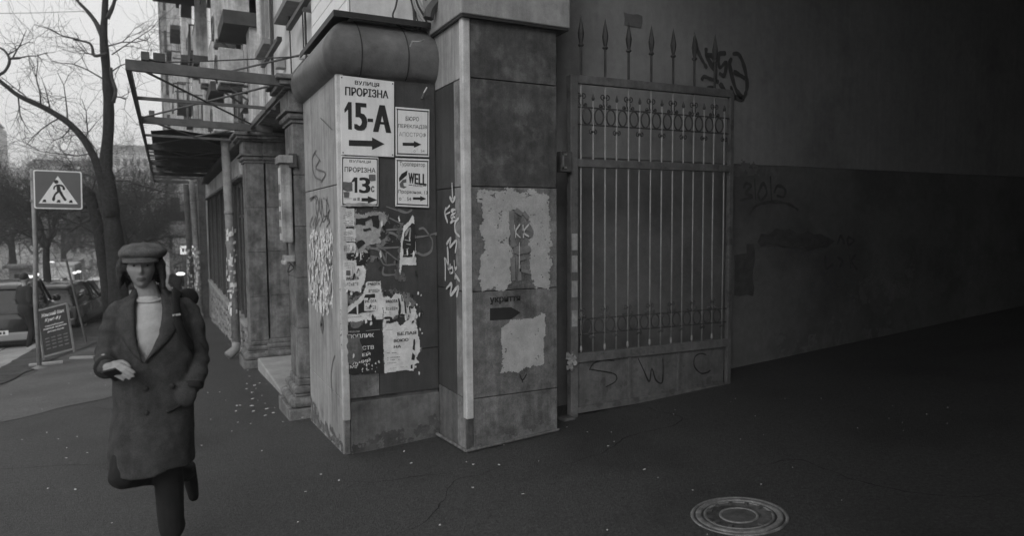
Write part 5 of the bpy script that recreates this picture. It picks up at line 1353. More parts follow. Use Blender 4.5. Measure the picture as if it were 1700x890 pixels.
# ================================================================== FAR BUILDINGS
def block(name, x0, x1, y0, y1, z0, z1, fl, cols, label, m='farwall', roof=True, side=False):
    b = empty(name, ((x0+x1)/2, (y0+y1)/2, z0), label, 'building')
    MB().box(x0, x1, y0, y1, z0, z1).build('wall', K[m], b)
    if roof: MB().prism([(x0-.4, y0-.4, z1), (x1+.4, y0-.4, z1), (x1-1.5, y0+3, z1+2.2), (x0+1.5, y0+3, z1+2.2)], (0, y1-y0-3, 0)).build('roof', K['farroof'], b)
    MB().box(x0-.3, x1+.3, y0-.35, y0, z1-.5, z1).build('cornice', K['farwall2'] if m == 'farwall' else K['farwall'], b)
    dz_ = (z1-z0-2)/fl; dx = (x1-x0-1.5)/cols; wm = None
    for f in range(fl):
        for k in range(cols):
            p = Vector((x0+1.0+k*dx+dx*.2, y0, z0+1.5+f*dz_))
            if wm is None:
                wm = MB().box(0, dx*.55, -.06, 0, 0, dz_*.6).build('window', K['farwin'], b, local=True); wm.location = p-b.location
                ws = MB().box(-.1, dx*.55+.1, -.25, 0, -.2, -.05).build('sill', K['farwall2'], wm, local=True)
            else:
                o = wm.copy(); COL.objects.link(o); o.location = p-b.location
                c_ = ws.copy(); COL.objects.link(c_); c_.parent = o
    return b
block('far_building', -36, -22, 118, 135, -9, 17, 6, 8, 'pale old building with tall windows at the left edge')
block('far_building', -21.5, -8, 165, 180, -9, 8, 4, 8, 'lower grey building behind the trees under the crossing sign', 'farwall2')
block('far_building', -46, -37, 105, 120, -9, 15, 5, 5, 'building beyond the left edge of the view', 'farwall2')
block('hillside_building', -14, 2, 215, 230, 1, 22, 6, 9, 'long pale building standing high on the hill at the street end')
block('hillside_building', -34, -15, 235, 250, 0, 19, 5, 9, 'second pale building on the hill, farther left', 'farwall2')
block('hillside_building', 3, 16, 200, 212, -6, 16, 6, 6, 'grey block on the hill beside the house fronts', 'farwall2')
block('far_building', -7.5, -1.0, 140, 150, -9, 6, 4, 5, 'small pale building at the foot of the hill')
mb = MB(); mb.smooth = True; vs_ = []
nx, ny = 40, 14
for i in range(nx+1):
    for j in range(ny+1):
        x = -170+250*i/nx; y = 152+130*j/ny
        vs_.append((x, y, -9.4+14*(1-cos(pi*min(1, j/ny*1.2)))/2*1.25+1.3*noise.noise(Vector((x*.03, y*.03, 0)))))
mb.add(vs_, [(i*(ny+1)+j, (i+1)*(ny+1)+j, (i+1)*(ny+1)+j+1, i*(ny+1)+j+1) for i in range(nx) for j in range(ny)])
mb.build('hill', K['hill'], smooth=True, kind='structure')
mb = MB(); rn = random.Random(9)
for i in range(130):
    x = rn.uniform(-60, 14); y = rn.uniform(160, 225); z = -8+(y-152)*.14
    grow(mb, Vector((x, y, z)), Vector((rn.gauss(0, .2), 0, 1)).normalized(), .14, rn.uniform(2.5, 5), 2, rn, .3, .05)
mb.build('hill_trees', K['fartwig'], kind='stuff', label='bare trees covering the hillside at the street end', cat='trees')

# ---------------- shop things far along the house front
sg = empty('lit_shop_sign', (.95, 32, .6), 'small lit shop sign over the far sidewalk', 'sign')
boxp('light_box', K['signglow'], sg, .55, 1.2, 32, 32.15, .42, .78, .01)
m = MB()
for k in range(4): m.box(.62+k*.13, .70+k*.13, 31.994, 32.0, .52, .68)
m.build('lettering', K['greyink'], sg); boxp('bracket', K['iron'], sg, 1.2, 1.26, 32.04, 32.1, .5, .7, .004)
aw = empty('awning', (.9, 29, .5), 'small dark awning above a doorway on the far sidewalk', 'awning')
m = MB(); m.smooth = True
P = [[(.25+(.95*j/8), 29+1.6*i/4, .05+.32*sin(pi*.5*(j/8))) for j in range(9)] for i in range(5)]
m.loft(P, closed=False, caps=False); m.build('cloth', K['blacktin'], aw); MB().bar((.26, 29, .05), (1.2, 29, .06), .02, .02).build('frame', K['iron'], aw)
sw = empty('hanging_sign', (.8, 36, 1.9), 'dark round hanging shop sign beyond the downpipes', 'sign')
boxp('panel', K['greycar'], sw, .2, 1.2, 36, 36.08, 1.2, 1.7, .01); boxp('panel', K['facadelight'], sw, .3, 1.2, 36, 36.08, .3, 1.05, .01); boxp('panel', K['ink'], sw, .1, 1.2, 35.9, 35.98, 1.85, 2.3, .01)
lp = empty('wall_lamp', (.55, 27.5, -.1), 'bright oval lamp under the small awning', 'lamp')
m = MB(); m.smooth = True; m.lathe((.50, 30, -.28), [(0, -.06), (.12, -.05), (.17, 0), (.1, .06), (0, .07)], 14); m.build('bulb', K['lamp'], lp); MB().bar((.5, 30, -.22), (.5, 30, .1), .02, .02).build('rod', K['iron'], lp)
lw = empty('low_brick_wall', (.9, 27, -1.6), 'low brick wall end projecting from the far house front', 'wall')
for r_ in range(9):
    for k in range(4):
        boxp('brick', K['facade'] if (r_+k) % 3 else K['stone'], lw, .42+k*.2+(.1 if r_ % 2 else 0), .6+k*.2+(.1 if r_ % 2 else 0), 27, 27.15, gz(.9, 27)+.9+r_*.085-.85, gz(.9, 27)+.9+r_*.085-.775, .004)
# street lamp glows among the trees
lampp = None
for i, (px, py, t, s_) in enumerate([(42, 458, 46, .22), (50, 460, 46, .2), (60, 456, 46, .2), (85, 437, 50, .28), (87, 456, 52, .2), (92, 462, 52, .18), (72, 462, 47, .18), (124, 453, 42, .13), (131, 451, 42, .13), (32, 400, 60, .3)]):
    p = PD(px, py, t); L0 = empty('street_lamp', (p.x, p.y, gz(p.x, p.y)-.12), 'glowing lamp globe number', 'lamp', 'glowing lamps under the trees')
    L0['label'] = 'glowing white lamp globe, '+['leftmost of the low cluster by the sign pole', 'second in the low cluster by the sign pole', 'just left of the sign pole', 'highest and largest, right of the sign pole', 'right under the highest globe', 'rightmost of the low cluster', 'low between the sign pole and the big globe', 'in front of the pale van', 'beside the one in front of the pale van', 'unlit, high among the trees at the left edge'][i]
    m = MB(); m.smooth = True; m.lathe(p, [(0, -s_*.55), (s_*.7, -s_*.4), (s_, 0), (s_*.7, s_*.4), (0, s_*.5)], 12); m.build('globe', K['lamp'] if i != 9 else K['facadelight'], L0)
    MB().tube([(p.x, p.y, gz(p.x, p.y)-.15), (p.x, p.y, p.z-s_*.5)], .03, 6).build('post', K['iron'], L0)
kiosk = empty('kiosk', (-9, 58, groundz(-9, 58)), 'pale kiosk with a flat roof behind the parked cars', 'kiosk')
kz = groundz(-9, 58)
boxp('wall', K['concrete'], kiosk, -9.6, -7.4, 57, 59, kz, kz+2.3, .02); boxp('roof', K['concrete'], kiosk, -9.9, -7.1, 56.7, 59.3, kz+2.3, kz+2.5, .02); boxp('window', K['glass'], kiosk, -9.3, -7.8, 56.96, 57, kz+1.0, kz+1.9, .01)
# overhead wires
ov = empty('overhead_wires', (-6, 30, 6), 'thin overhead wires crossing the sky at the left', 'wires')
for (a, b) in [((-40, 22), (140, 18)), ((250, 52), (300, 54))]:
    MB().tube([PD(a[0], a[1], 30), PD((a[0]+b[0])/2, (a[1]+b[1])/2+1, 32), PD(b[0], b[1], 34)], .012, 4).build('wire', K['cable'], ov)

# ================================================================== PEOPLE
def caps(bm, a, b, ra, rb, n=14):
    a = Vector(a); b = Vector(b); d = b-a
    q = d.to_track_quat('Z', 'Y').to_matrix().to_4x4() if d.length > 1e-6 else Matrix.Identity(4)
    if d.length > 1e-6:
        bmesh.ops.create_cone(bm, cap_ends=True, segments=n, radius1=ra, radius2=rb, depth=d.length, matrix=Matrix.Translation((a+b)/2) @ q)
    for p, r_ in ((a, ra), (b, rb)): bmesh.ops.create_icosphere(bm, subdivisions=2, radius=r_, matrix=Matrix.Translation(p))
def chain(bm, pts, rad):
    for i in range(len(pts)-1): caps(bm, pts[i], pts[i+1], rad[i], rad[i+1])
def ell(bm, c, s, rot=None, sub=3):
    m_ = Matrix.Translation(c) @ (rot or Matrix.Identity(4)) @ Matrix.Diagonal((s[0], s[1], s[2], 1))
    bmesh.ops.create_icosphere(bm, subdivisions=sub, radius=1, matrix=m_)
def fuse(bm, voxel, smooth=2, disp=None):
    me = bpy.data.meshes.new('tmp'); bmesh.ops.recalc_face_normals(bm, faces=bm.faces); bm.to_mesh(me); bm.free()
    ob = bpy.data.objects.new('tmp', me); COL.objects.link(ob)
    r_ = ob.modifiers.new('r', 'REMESH'); r_.mode = 'VOXEL'; r_.voxel_size = voxel
    if smooth: s_ = ob.modifiers.new('s', 'SMOOTH'); s_.factor = .6; s_.iterations = smooth
    dg = bpy.context.evaluated_depsgraph_get(); dg.update(); ev = ob.evaluated_get(dg)
    nm = bpy.data.meshes.new_from_object(ev); bpy.data.objects.remove(ob)
    if disp:
        nrm = [v.normal.copy() for v in nm.vertices]
        for v, nn in zip(nm.vertices, nrm): v.co += nn*disp(v.co)
    for p in nm.polygons: p.use_smooth = True
    return nm
def addmesh(name, me, m, parent):
    me.name = name; me.materials.clear()
    for x in (m if isinstance(m, (list, tuple)) else [m]): me.materials.append(x)
    o = bpy.data.objects.new(name, me); COL.objects.link(o); o.parent = parent; return o
K['skin'] = mat('skin', .3, .55, .06, 20, .08, 300, grain=.04, spec=.35)
K['lips'] = mat('lips', .17, .5, .06, 20, 0)
K['hair'] = mat('dark_hair', .022, .6, .4, 40, .5, 260, spec=.4)
K['coat'] = mat('wool_coat', .072, .95, .16, 9, .7, 420, grain=.3, spec=.15)
K['coatdark'] = mat('coat_lining', .03, .95)
K['cap'] = mat('cap_tweed', .15, .95, .15, 12, .8, 380, grain=.35, spec=.15)
K['capdark'] = mat('cap_brim', .04, .9)
K['sweater'] = mat('pale_jumper', .5, .9, .08, 20, .5, 300, grain=.1)
K['trouser'] = mat('black_trousers', .02, .9, .2, 9, .3, 200)
K['eye'] = mat('eye', .3, .2, 0, 5, 0)

PR = empty('person', (-.085, 4.2, gz(-.085, 4.2)), 'walking person in a long dark wool coat, flat cap and pale jumper', 'person', None, .0)
# local frame: +X to the right in the picture, -Y towards the camera
HD = Vector((-.035, -.02, 1.628))      # middle of the head
def build_head(bm):
    # skull and face, shaped point by point
    res = bmesh.ops.create_icosphere(bm, subdivisions=5, radius=1)
    for v in res['verts']:
        x, y, z = v.co
        w_ = .074; dpt = .094; h_ = .118
        if z < 0: w_ *= 1-.30*(-z)**1.6; dpt *= 1-.10*(-z)
        if z < -.2 and y < 0: w_ *= 1-.10*(-z)
        X, Y, Z = x*w_, y*dpt, z*h_
        if y < 0:
            g = lambda cx, cz, sx, sz: math.exp(-((X-cx)/sx)**2-((Z-cz)/sz)**2)
            Y += -.020*g(0, -.018, .010, .016) - .013*g(0, .008, .007, .022) - .006*g(0, -.026, .015, .007)      # nose
            Y += .010*(g(.031, .012, .017, .012)+g(-.031, .012, .017, .012))                                        # eye sockets
            Y += -.005*g(0, .033, .05, .009)                                                                          # brow
            Y += -.007*g(0, -.056, .021, .006) - .007*g(0, -.068, .018, .006) + .005*g(0, -.062, .024, .0025)        # lips
            Y += .003*g(0, -.079, .02, .006) - .008*g(0, -.097, .02, .014)                                           # chin
            Y += -.003*(g(.043, -.018, .018, .02)+g(-.043, -.018, .018, .02)) + .003*(g(.045, -.055, .015, .02)+g(-.045, -.055, .015, .02))
        v.co = Vector((X, Y, Z))+HD
    for s in (-1, 1): ell(bm, HD+Vector((s*.076, .012, -.012)), (.010, .020, .032))
bm = bmesh.new(); build_head(bm)
chain(bm, [HD+Vector((0, .03, -.05)), Vector((-.005, .02, 1.47)), Vector((.01, .03, 1.40))], [.052, .056, .075])
# torso, arms
ell(bm, (.02, .03, 1.27), (.165, .11, .20)); ell(bm, (.02, .03, 1.02), (.15, .105, .17))
SHL, SHR = Vector((-.135, .03, 1.375)), Vector((.165, .04, 1.37))
ELL_, ELR = Vector((-.225, .05, 1.16)), Vector((.225, .06, 1.11))
WRL, WRR = Vector((-.205, -.15, 1.12)), Vector((.165, -.02, .985))
chain(bm, [SHL, ELL_, WRL], [.043, .042, .027]); chain(bm, [SHR, ELR, WRR], [.043, .042, .027])
chain(bm, [(-.12, .03, 1.38), (.02, .03, 1.39), (.15, .04, 1.38)], [.045, .06, .045])
# hands: left of the picture curled round a small dark phone
def hand(bm, wr, palm_d, fing_d, side, curl):
    wr = Vector(wr); f_ = Vector(fing_d).normalized(); n_ = Vector(palm_d).normalized(); s_ = f_.cross(n_).normalized()*side
    chain(bm, [wr, wr+f_*.03], [.026, .028])
    for k in range(4):
        o_ = (k-1.5)*.019; base = wr+f_*.085+s_*o_; chain(bm, [wr+f_*.02+s_*o_*.7, base], [.016, .012])
        L_ = [.040, .045, .042, .032][k]; d = f_.copy(); p = base; R_ = [.0098, .0092, .0085, .0075]
        for j in range(3):
            d = (d+n_*curl*(1.0 if j else .7)).normalized(); q = p+d*L_*(1, .66, .5)[j]; caps(bm, p, q, R_[j], R_[j+1], 10); p = q
    th = wr+f_*.03-s_*.028; p1 = th+(f_*.5-s_*.7+n_*.4).normalized()*.036; p2 = p1+(f_*.8+n_*.55).normalized()*.030; p3 = p2+(f_*.7+n_*.8+s_*.3).normalized()*.022
    chain(bm, [wr+f_*.015-s_*.012, th, p1, p2, p3], [.018, .016, .0125, .011, .009])
hand(bm, WRL, (.55, .1, -.6), (.45, -.75, .0), -1, .75)
hand(bm, WRR, (-.7, .2, .0), (-.05, -.1, -.95), 1, .4)
HP = Vector((.02, .03, .95))
# legs
TH1, KN1, AN1 = Vector((.075, .03, .92)), Vector((.055, .0, .50)), Vector((.06, .03, .09))
TH2, KN2, AN2 = Vector((-.06, .03, .92)), Vector((-.16, -.09, .52)), Vector((.16, .27, .37))
chain(bm, [TH1, KN1, KN1.lerp(AN1, .35), AN1], [.085, .055, .052, .036]); chain(bm, [TH2, KN2, KN2.lerp(AN2, .35), AN2], [.085, .055, .052, .036])
ell(bm, (.01, .04, .95), (.15, .105, .1))
me = fuse(bm, .0042, 1)
body = addmesh('body', me, [K['skin'], K['lips']], PR)
for p in me.polygons:
    c_ = p.center-HD
    if abs(c_.x) < .024*(1-abs(c_.z+.062)/.016*.5) and -.0735 < c_.z < -.0515 and c_.y < -.06: p.material_index = 1
for s in (-1, 1):
    m = MB(); m.smooth = True; c_ = HD+Vector((s*.031, -.068, .010))
    m.lathe(c_, [(0, -.012), (.008, -.009), (.012, 0), (.008, .009), (0, .012)], 14, (0, 1, 0)); e = m.build('eye', K['eye'], body, local=True)
    m = MB(); m.lathe(c_+Vector((0, -.0105, 0)), [(.0055, .0), (.004, -.0016), (0, -.002)], 12, (0, 1, 0)); m.build('iris', K['ink'], body, local=True)
    m = MB(); m.tube([HD+Vector((s*.016, -.086, .012+.003)), HD+Vector((s*.031, -.086, .020)), HD+Vector((s*.047, -.076, .013))], [.003, .0038, .003], 6); m.build('eyelid', K['skin'], body, local=True, smooth=True)
    m = MB(); m.tube([HD+Vector((s*.014, -.092, .029)), HD+Vector((s*.033, -.089, .036)), HD+Vector((s*.053, -.074, .029))], [.004, .005, .003], 6); m.build('eyebrow', K['hair'], body, local=True, smooth=True)
# hair: loose, to the jaw, fuller on the right of the picture
bm = bmesh.new(); rn = random.Random(4)
ell(bm, HD+Vector((.0, .022, .015)), (.092, .098, .112))
for k in range(110):
    a = rn.uniform(-.15*pi, 1.15*pi); x = cos(a); y = sin(a)
    if y < -.35: continue
    p0 = HD+Vector((x*.084, y*.085+.008, rn.uniform(.0, .06))); ln = rn.uniform(.08, .145)*(1 if x > 0 else .85)
    p1 = p0+Vector((x*.022, y*.02, -ln*.5)); p2 = p0+Vector((x*(.012+.012*rn.random()), y*.02-.008*rn.random(), -ln))
    chain(bm, [p0, p1, p2], [.016, .014, .006])
me = fuse(bm, .005, 0, lambda p: .004*noise.noise(Vector((p.x*90, p.y*90, p.z*22)))+.003*noise.noise(p*60))
# keep the face free
bm = bmesh.new(); bm.from_mesh(me)
dele = [v for v in bm.verts if (v.co.y-HD.y) < -.045 and abs(v.co.x-HD.x) < .056 and v.co.z-HD.z < .052]
bmesh.ops.delete(bm, geom=dele, context='VERTS'); bm.to_mesh(me); bm.free()
addmesh('hair', me, K['hair'], body)
# flat cap
bm = bmesh.new()
ell(bm, HD+Vector((.0, .02, .072)), (.108, .122, .056), Matrix.Rotation(radians(-8), 4, 'X'), 4)
ell(bm, HD+Vector((.0, -.055, .072)), (.100, .072, .034), Matrix.Rotation(radians(-4), 4, 'X'), 4)
ell(bm, HD+Vector((.024, .02, .078)), (.103, .11, .050), None, 4)
me = fuse(bm, .005, 4, lambda p: .004*noise.noise(p*28))
cp_ = addmesh('flat_cap', me, K['cap'], PR)
m = MB(); m.smooth = True; rings = []
for k in range(13):
    a = pi+k/12*pi; ro = 1.0
    xi, yi = cos(a)*.088, sin(a)*.088*.8-.02; xo, yo = cos(a)*.088, -.02+sin(a)*(.118)
    zi = .050; zo = .030-.012*abs(cos(a))*0-.01*sin(-a)*0
    rings.append([HD+Vector((xi, yi, zi)), HD+Vector(((xi+xo)/2, (yi+yo)/2, zi+.002)), HD+Vector((xo, yo, zo)), HD+Vector((xo, yo, zo-.006)), HD+Vector(((xi+xo)/2, (yi+yo)/2, zi-.005)), HD+Vector((xi, yi, zi-.007))])
m.loft(rings); m.build('brim', K['cap'], cp_, local=True)
# jumper
bm = bmesh.new()
ell(bm, (.0, .01, 1.26), (.125, .118, .20)); ell(bm, (.0, .02, 1.05), (.14, .11, .2))
m = fuse(bm, .008, 3, lambda p: .003*noise.noise(Vector((p.x*6, p.y*6, p.z*30)))+.0015*sin(p.z*420))
jm = addmesh('jumper', m, K['sweater'], PR)
m = MB(); m.smooth = True
m.tube([(-.005+.064*cos(a*pi/10), .012+.062*sin(a*pi/10), 1.452+.014*sin(a*pi/10)) for a in range(21)], .009, 8, cap=False); m.build('neckband', K['sweater'], jm, local=True)
bm = bmesh.new(); chain(bm, [(-.0, .015, 1.36), (-.005, .015, 1.43)], [.10, .066]); addmesh('jumper_yoke', fuse(bm, .008, 3), K['sweater'], jm)
# coat: a shell open in front down to the waist, flaring to the hem
LV = [(1.475, .00, .045, .085, .075, .060, -.005), (1.45, .005, .04, .135, .098, .066, -.006), (1.41, .012, .035, .185, .122, .070, -.008), (1.35, .015, .03, .195, .138, .066, -.010), (1.27, .015, .03, .196, .150, .058, -.018), (1.19, .012, .03, .198, .156, .032, -.03), (1.12, .01, .03, .198, .158, .004, -.04), (1.0, .005, .03, .199, .165, 0, -.04),
      (.88, .0, .025, .202, .175, 0, -.04), (.76, -.010, .01, .207, .188, 0, -.04), (.64, -.015, -.0, .208, .198, 0, -.045), (.53, -.018, -.005, .213, .205, 0, -.05)]
NS = 56
def ringpt(l, i, off=0):
    z, cx, cy, a, b, ow_, oc = l
    aL = math.asin(max(-.95, min(.95, (oc-ow_-cx)/a))); aR = math.asin(max(-.95, min(.95, (oc+ow_-cx)/a)))
    if ow_ == 0: aR -= .30     # overlap
    # go from the right edge round the back to the left edge
    t = i/(NS-1); ph = aR+(2*pi+aL-aR)*t
    fold = 1+.035*sin(ph*7+1)*max(0, (1.0-z))*1.2
    lift = .012*(1-min(1, t*9)) if z < 1.1 else 0
    return Vector((cx+(a+off+lift)*sin(ph)*fold, cy-(b+off+lift)*cos(ph)*fold, z+(.012*sin(ph*3) if z < .6 else 0)))
# refine levels
LV2 = []
for i in range(len(LV)-1):
    for k in range(3): LV2.append(tuple(LV[i][j]+(LV[i+1][j]-LV[i][j])*k/3 for j in range(7)))
LV2.append(LV[-1])
LV2 = [l if l[5] > .0035 else l[:5]+(0,)+l[6:] for l in LV2]
verts = []; faces = []
for l in LV2:
    for i in range(NS): verts.append(ringpt(l, i, 0))
    for i in range(NS): verts.append(ringpt(l, i, -.018))
R_ = len(LV2); W2 = 2*NS
for r_ in range(R_-1):
    for i in range(NS-1):
        a = r_*W2+i; faces.append((a, a+1, a+1+W2, a+W2)); b = a+NS; faces.append((b, b+W2, b+1+W2, b+1))
    a = r_*W2; faces.append((a, a+W2, a+NS+W2, a+NS)); a = r_*W2+NS-1; faces.append((a, a+NS, a+NS+W2, a+W2))
for r_ in (0, R_-1):
    for i in range(NS-1): a = r_*W2+i; faces.append((a, a+NS, a+NS+1, a+1))
bm = bmesh.new(); vv = [bm.verts.new(v) for v in verts]
for f in faces: bm.faces.new([vv[i] for i in f])
# sleeves
chain(bm, [Vector((-.13, .03, 1.385)), Vector((-.18, .035, 1.30)), Vector((-.218, .055, 1.155)), Vector((-.214, -.05, 1.125)), Vector((-.207, -.13, 1.118))], [.066, .066, .061, .056, .050])
chain(bm, [Vector((.165, .04, 1.385)), Vector((.20, .04, 1.28)), Vector((.228, .05, 1.11)), Vector((.22, .0, 1.03)), Vector((.19, -.075, .965))], [.066, .069, .064, .058, .053])
chain(bm, [Vector((-.10, .04, 1.41)), Vector((-.16, .03, 1.365))], [.05, .065]); chain(bm, [Vector((.11, .05, 1.41)), Vector((.185, .045, 1.365))], [.05, .065])
ell(bm, (.16, -.115, .93), (.055, .035, .075))
def wr(p):
    a = 0
    if p.x < -.15 and p.z > 1.0: a = .0035*sin(p.z*62+p.y*50+p.x*40+3*noise.noise(p*9))
    if p.x > .17 and p.z > .93: a = .004*sin(p.z*55+p.x*60+p.y*30+3*noise.noise(p*9))
    return a+.008*noise.noise(Vector((p.x*7, p.y*7, p.z*4)))+.003*noise.noise(p*22)+.010*noise.noise(Vector((p.x*11+p.z*3, p.y*11, p.z*1.6)))*(1 if p.z < 1.05 else .4)
me = fuse(bm, .0072, 3, wr)
coat = addmesh('coat', me, K['coat'], PR)
# lapels and collar
def lapel(s):
    m = MB(); m.smooth = True; rings = []
    zs = [1.475, 1.45, 1.41, 1.35, 1.29, 1.23, 1.17, 1.125]
    wd = [.035, .06, .085, .105, .08, .055, .03, .004]
    for z, w_ in zip(zs, wd):
        l = min(LV2, key=lambda q: abs(q[0]-z)); z0, cx, cy, a, b, ow_, oc = l
        e0 = oc+s*ow_; row = []
        for k in range(6):
            x = e0+s*w_*k/5; sn = max(-.97, min(.97, (x-cx)/a)); y = cy-(b+.013+.006*sin(pi*k/5))*sqrt(1-sn*sn)
            row.append((x, y, z-(.01*k/5 if z > 1.3 else 0)))
        row += [(x, y+.009, z_) for x, y, z_ in row[::-1]]
        rings.append(row)
    m.loft(rings); return m.build('lapel', K['coat'], coat, local=True)
lapel(-1); lapel(1)
m = MB(); m.smooth = True; rings = []
for k in range(17):
    a = -.22*pi+k/16*1.44*pi
    x, y = cos(a), sin(a); c0 = Vector((-.0, .035, 0))
    rings.append([c0+Vector((x*.070, y*.062, 1.500+.012*max(0, y))), c0+Vector((x*.080, y*.072, 1.512+.012*max(0, y))), c0+Vector((x*.102, y*.094, 1.470)), c0+Vector((x*.118, y*.108, 1.445)), c0+Vector((x*.10, y*.092, 1.445)), c0+Vector((x*.078, y*.070, 1.46))])
m.loft(rings); m.build('collar', K['coat'], coat, local=True)
for (x, z) in [(-.035, .985), (-.035, .86), (.09, .985)]:
    l = min(LV2, key=lambda q: abs(q[0]-z)); y = l[2]-(l[4]+.014)*sqrt(1-((x-l[1])/l[3])**2)
    m = MB(); m.smooth = True; m.lathe((x, y, z), [(0, -.006), (.014, -.005), (.016, 0), (.014, .004)], 14, (0, 1, 0)); m.build('button', K['capdark'], coat, local=True)
m = MB(); l = min(LV2, key=lambda q: abs(q[0]-.9)); m.box(.075, .155, l[2]-l[4]*.86, l[2]-l[4]*.86+.05, .80, .875)
m = MB(); m.smooth = True
P = []
for k in range(8):
    x = .06+.10*k/7; l = min(LV2, key=lambda q: abs(q[0]-.86)); P.append((x, l[2]-(l[4]+.012)*sqrt(1-((x-l[1])/l[3])**2), .85+.03*k/7))
m.tube(P, .008, 6); m.build('pocket_welt', K['coatdark'], coat, local=True)
for (c_, d_, r_) in [((-.208, -.138, 1.117), (.05, -.9, 0), .05), ((.186, -.088, .955), (-.1, -.35, -.9), .05)]:
    m = MB(); m.smooth = True; m.lathe(c_, [(.058, -.03), (.060, .0), (.050, .006), (.030, .004)], 20, d_); m.build('cuff', K['coatdark'], coat, local=True)
# rucksack strap and bag edge on the right shoulder of the picture
bp_ = empty('backpack', (0, 0, 0), 'black backpack worn over one shoulder of the walking person', 'backpack')
bp_.location = PR.location; bp_.rotation_euler = PR.rotation_euler
m = MB(); m.smooth = True
ring = []
P = [Vector(p) for p in [(.14, .13, 1.40), (.135, .09, 1.462), (.13, .03, 1.478), (.122, -.035, 1.458), (.122, -.078, 1.40), (.13, -.105, 1.33), (.15, -.105, 1.26), (.185, -.065, 1.19), (.20, .03, 1.13)]]
C_ = catmull(P, 6)
for i, p in enumerate(C_):
    d = (C_[min(i+1, len(C_)-1)]-C_[max(0, i-1)]).normalized(); o_ = (p-Vector((.02, .03, p.z if p.z < 1.42 else 1.36))).normalized(); s_ = d.cross(o_).normalized()
    o_ = s_.cross(d).normalized() if s_.cross(d).dot(o_) > 0 else -s_.cross(d).normalized()
    p = p+o_*.004
    ring.append([p-s_*.026, p-s_*.02+o_*.010, p+s_*.02+o_*.010, p+s_*.026, p+s_*.02-o_*.004, p-s_*.02-o_*.004])
m.loft(ring); m.build('strap', K['trouser'], bp_, local=True)
bm = bmesh.new(); chain(bm, [(.03, .24, 1.38), (.03, .25, 1.05)], [.11, .13]); ell(bm, (.07, .24, 1.22), (.17, .1, .26)); ell(bm, (.19, .13, 1.43), (.06, .05, .06)); addmesh('bag', fuse(bm, .01, 3, lambda p: .006*noise.noise(p*14)), K['trouser'], bp_)
MB().bar((.105, -.112, 1.365), (.145, -.112, 1.368), .012, .01).build('buckle', K['chrome'], bp_, local=True)
# trousers, shoes
bm = bmesh.new()
chain(bm, [TH1, KN1, AN1+Vector((0, 0, .04))], [.10, .078, .066]); chain(bm, [TH2, KN2, AN2+Vector((-.02, -.02, .01))], [.095, .072, .058]); ell(bm, (.01, .04, .95), (.16, .115, .11))
me = fuse(bm, .008, 2, lambda p: .005*noise.noise(p*16)+.004*sin(p.z*60+p.x*20)*noise.noise(p*5)); addmesh('trousers', me, K['trouser'], PR)
for (an, d) in [(AN1, Vector((.0, -1, -.05))), (AN2, Vector((.12, -.35, -.92)))]:
    bm = bmesh.new(); d = d.normalized(); dn = Vector((0, 0, -1)) if an is AN1 else Vector((.1, .75, -.3)).normalized()
    h_ = an+dn*.045; chain(bm, [an, h_-d*.03, h_+d*.08, h_+d*.15], [.045, .042, .038, .030]); addmesh('shoe', fuse(bm, .008, 2), K['trouser'], PR)
# phone in the hand
ph = empty('phone', (0, 0, 0), 'small dark phone held in the hand of the walking person', 'phone'); ph.location = PR.location; ph.rotation_euler = PR.rotation_euler
pc = WRL+Vector((.035, -.105, -.018))
MB().bar(pc-Vector((.02, .045, -.03)), pc+Vector((.03, .05, -.04)), .012, .066, (1, 0, 0)).build('case', K['capdark'], ph, local=True, bevel=.004)

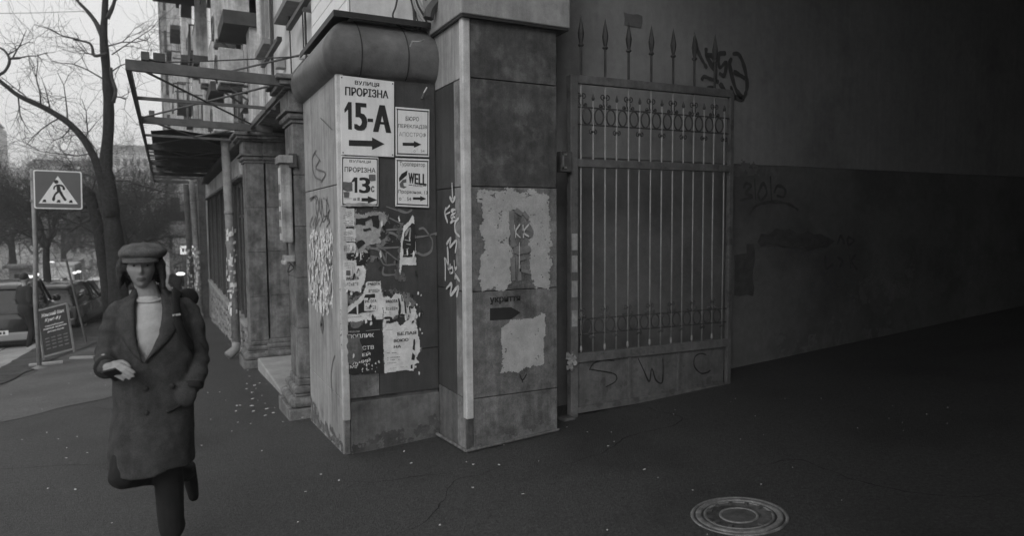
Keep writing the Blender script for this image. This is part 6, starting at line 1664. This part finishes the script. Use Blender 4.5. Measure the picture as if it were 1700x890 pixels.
# far pedestrian
def simple_person(loc, rz, label, coatm):
    p = empty('person', loc, label, 'person', None, rz)
    bm = bmesh.new()
    chain(bm, [(-.1, .02, .9), (-.11, -.05, .48), (-.1, .05, .08), (-.1, -.1, .05)], [.09, .06, .045, .035]); chain(bm, [(.1, .02, .9), (.11, -.12, .5), (.11, -.2, .12), (.11, -.34, .06)], [.09, .06, .045, .035])
    ell(bm, (0, .02, 1.2), (.17, .11, .27)); ell(bm, (0, .02, .95), (.16, .11, .14)); chain(bm, [(-.16, .02, 1.4), (.16, .02, 1.4)], [.06, .06]); chain(bm, [(0, .02, 1.4), (0, .01, 1.55)], [.06, .05]); ell(bm, (0, 0, 1.63), (.075, .09, .115))
    for s in (-1, 1): chain(bm, [(s*.18, .02, 1.4), (s*.24, .05, 1.13), (s*.2, -.12, .95), (s*.2, -.18, .9)], [.055, .045, .035, .03])
    addmesh('body', fuse(bm, .012, 2), K['skin'], p)
    bm = bmesh.new(); ell(bm, (0, .02, 1.2), (.21, .15, .28)); ell(bm, (0, .02, .95), (.20, .15, .2)); chain(bm, [(-.17, .02, 1.4), (.17, .02, 1.4)], [.075, .075])
    for s in (-1, 1): chain(bm, [(s*.19, .02, 1.4), (s*.25, .05, 1.13), (s*.2, -.12, .96)], [.07, .06, .05])
    addmesh('jacket', fuse(bm, .014, 3), K[coatm], p)
    bm = bmesh.new(); chain(bm, [(-.1, .02, .9), (-.11, -.05, .48), (-.1, .05, .1)], [.11, .08, .06]); chain(bm, [(.1, .02, .9), (.11, -.12, .5), (.11, -.2, .14)], [.11, .08, .06]); addmesh('trousers', fuse(bm, .014, 2), K['trouser'], p)
    bm = bmesh.new(); ell(bm, (0, .02, 1.67), (.085, .095, .10)); addmesh('hair', fuse(bm, .012, 1), K['hair'], p)
    return p
simple_person((.35, 30.5, gz(.3, 30.5)), .2, 'distant pedestrian in dark clothes under the lit shop sign', 'trouser')
simple_person((-2.9, 19.0, gz(-2.9, 19.0)-.1), 2.2, 'dark clothed pedestrian standing between the two black cars', 'coatdark')
print('faces', sum(len(o.data.polygons) for o in bpy.data.objects if o.type == 'MESH'), 'objects', len(bpy.data.objects))

# ------------------------------------------------------------------ winter air
hm = bpy.data.materials.new('haze_air'); hm.use_nodes = True; n_ = hm.node_tree.nodes; n_.clear()
ho = n_.new('ShaderNodeOutputMaterial'); hv = n_.new('ShaderNodeVolumePrincipled'); hv.inputs['Color'].default_value = (.9, .9, .9, 1); hv.inputs['Density'].default_value = .0023
hm.node_tree.links.new(hv.outputs[0], ho.inputs['Volume'])
MB().box(-520, 520, -220, 820, -10.5, 30).build('haze', hm, kind='stuff')
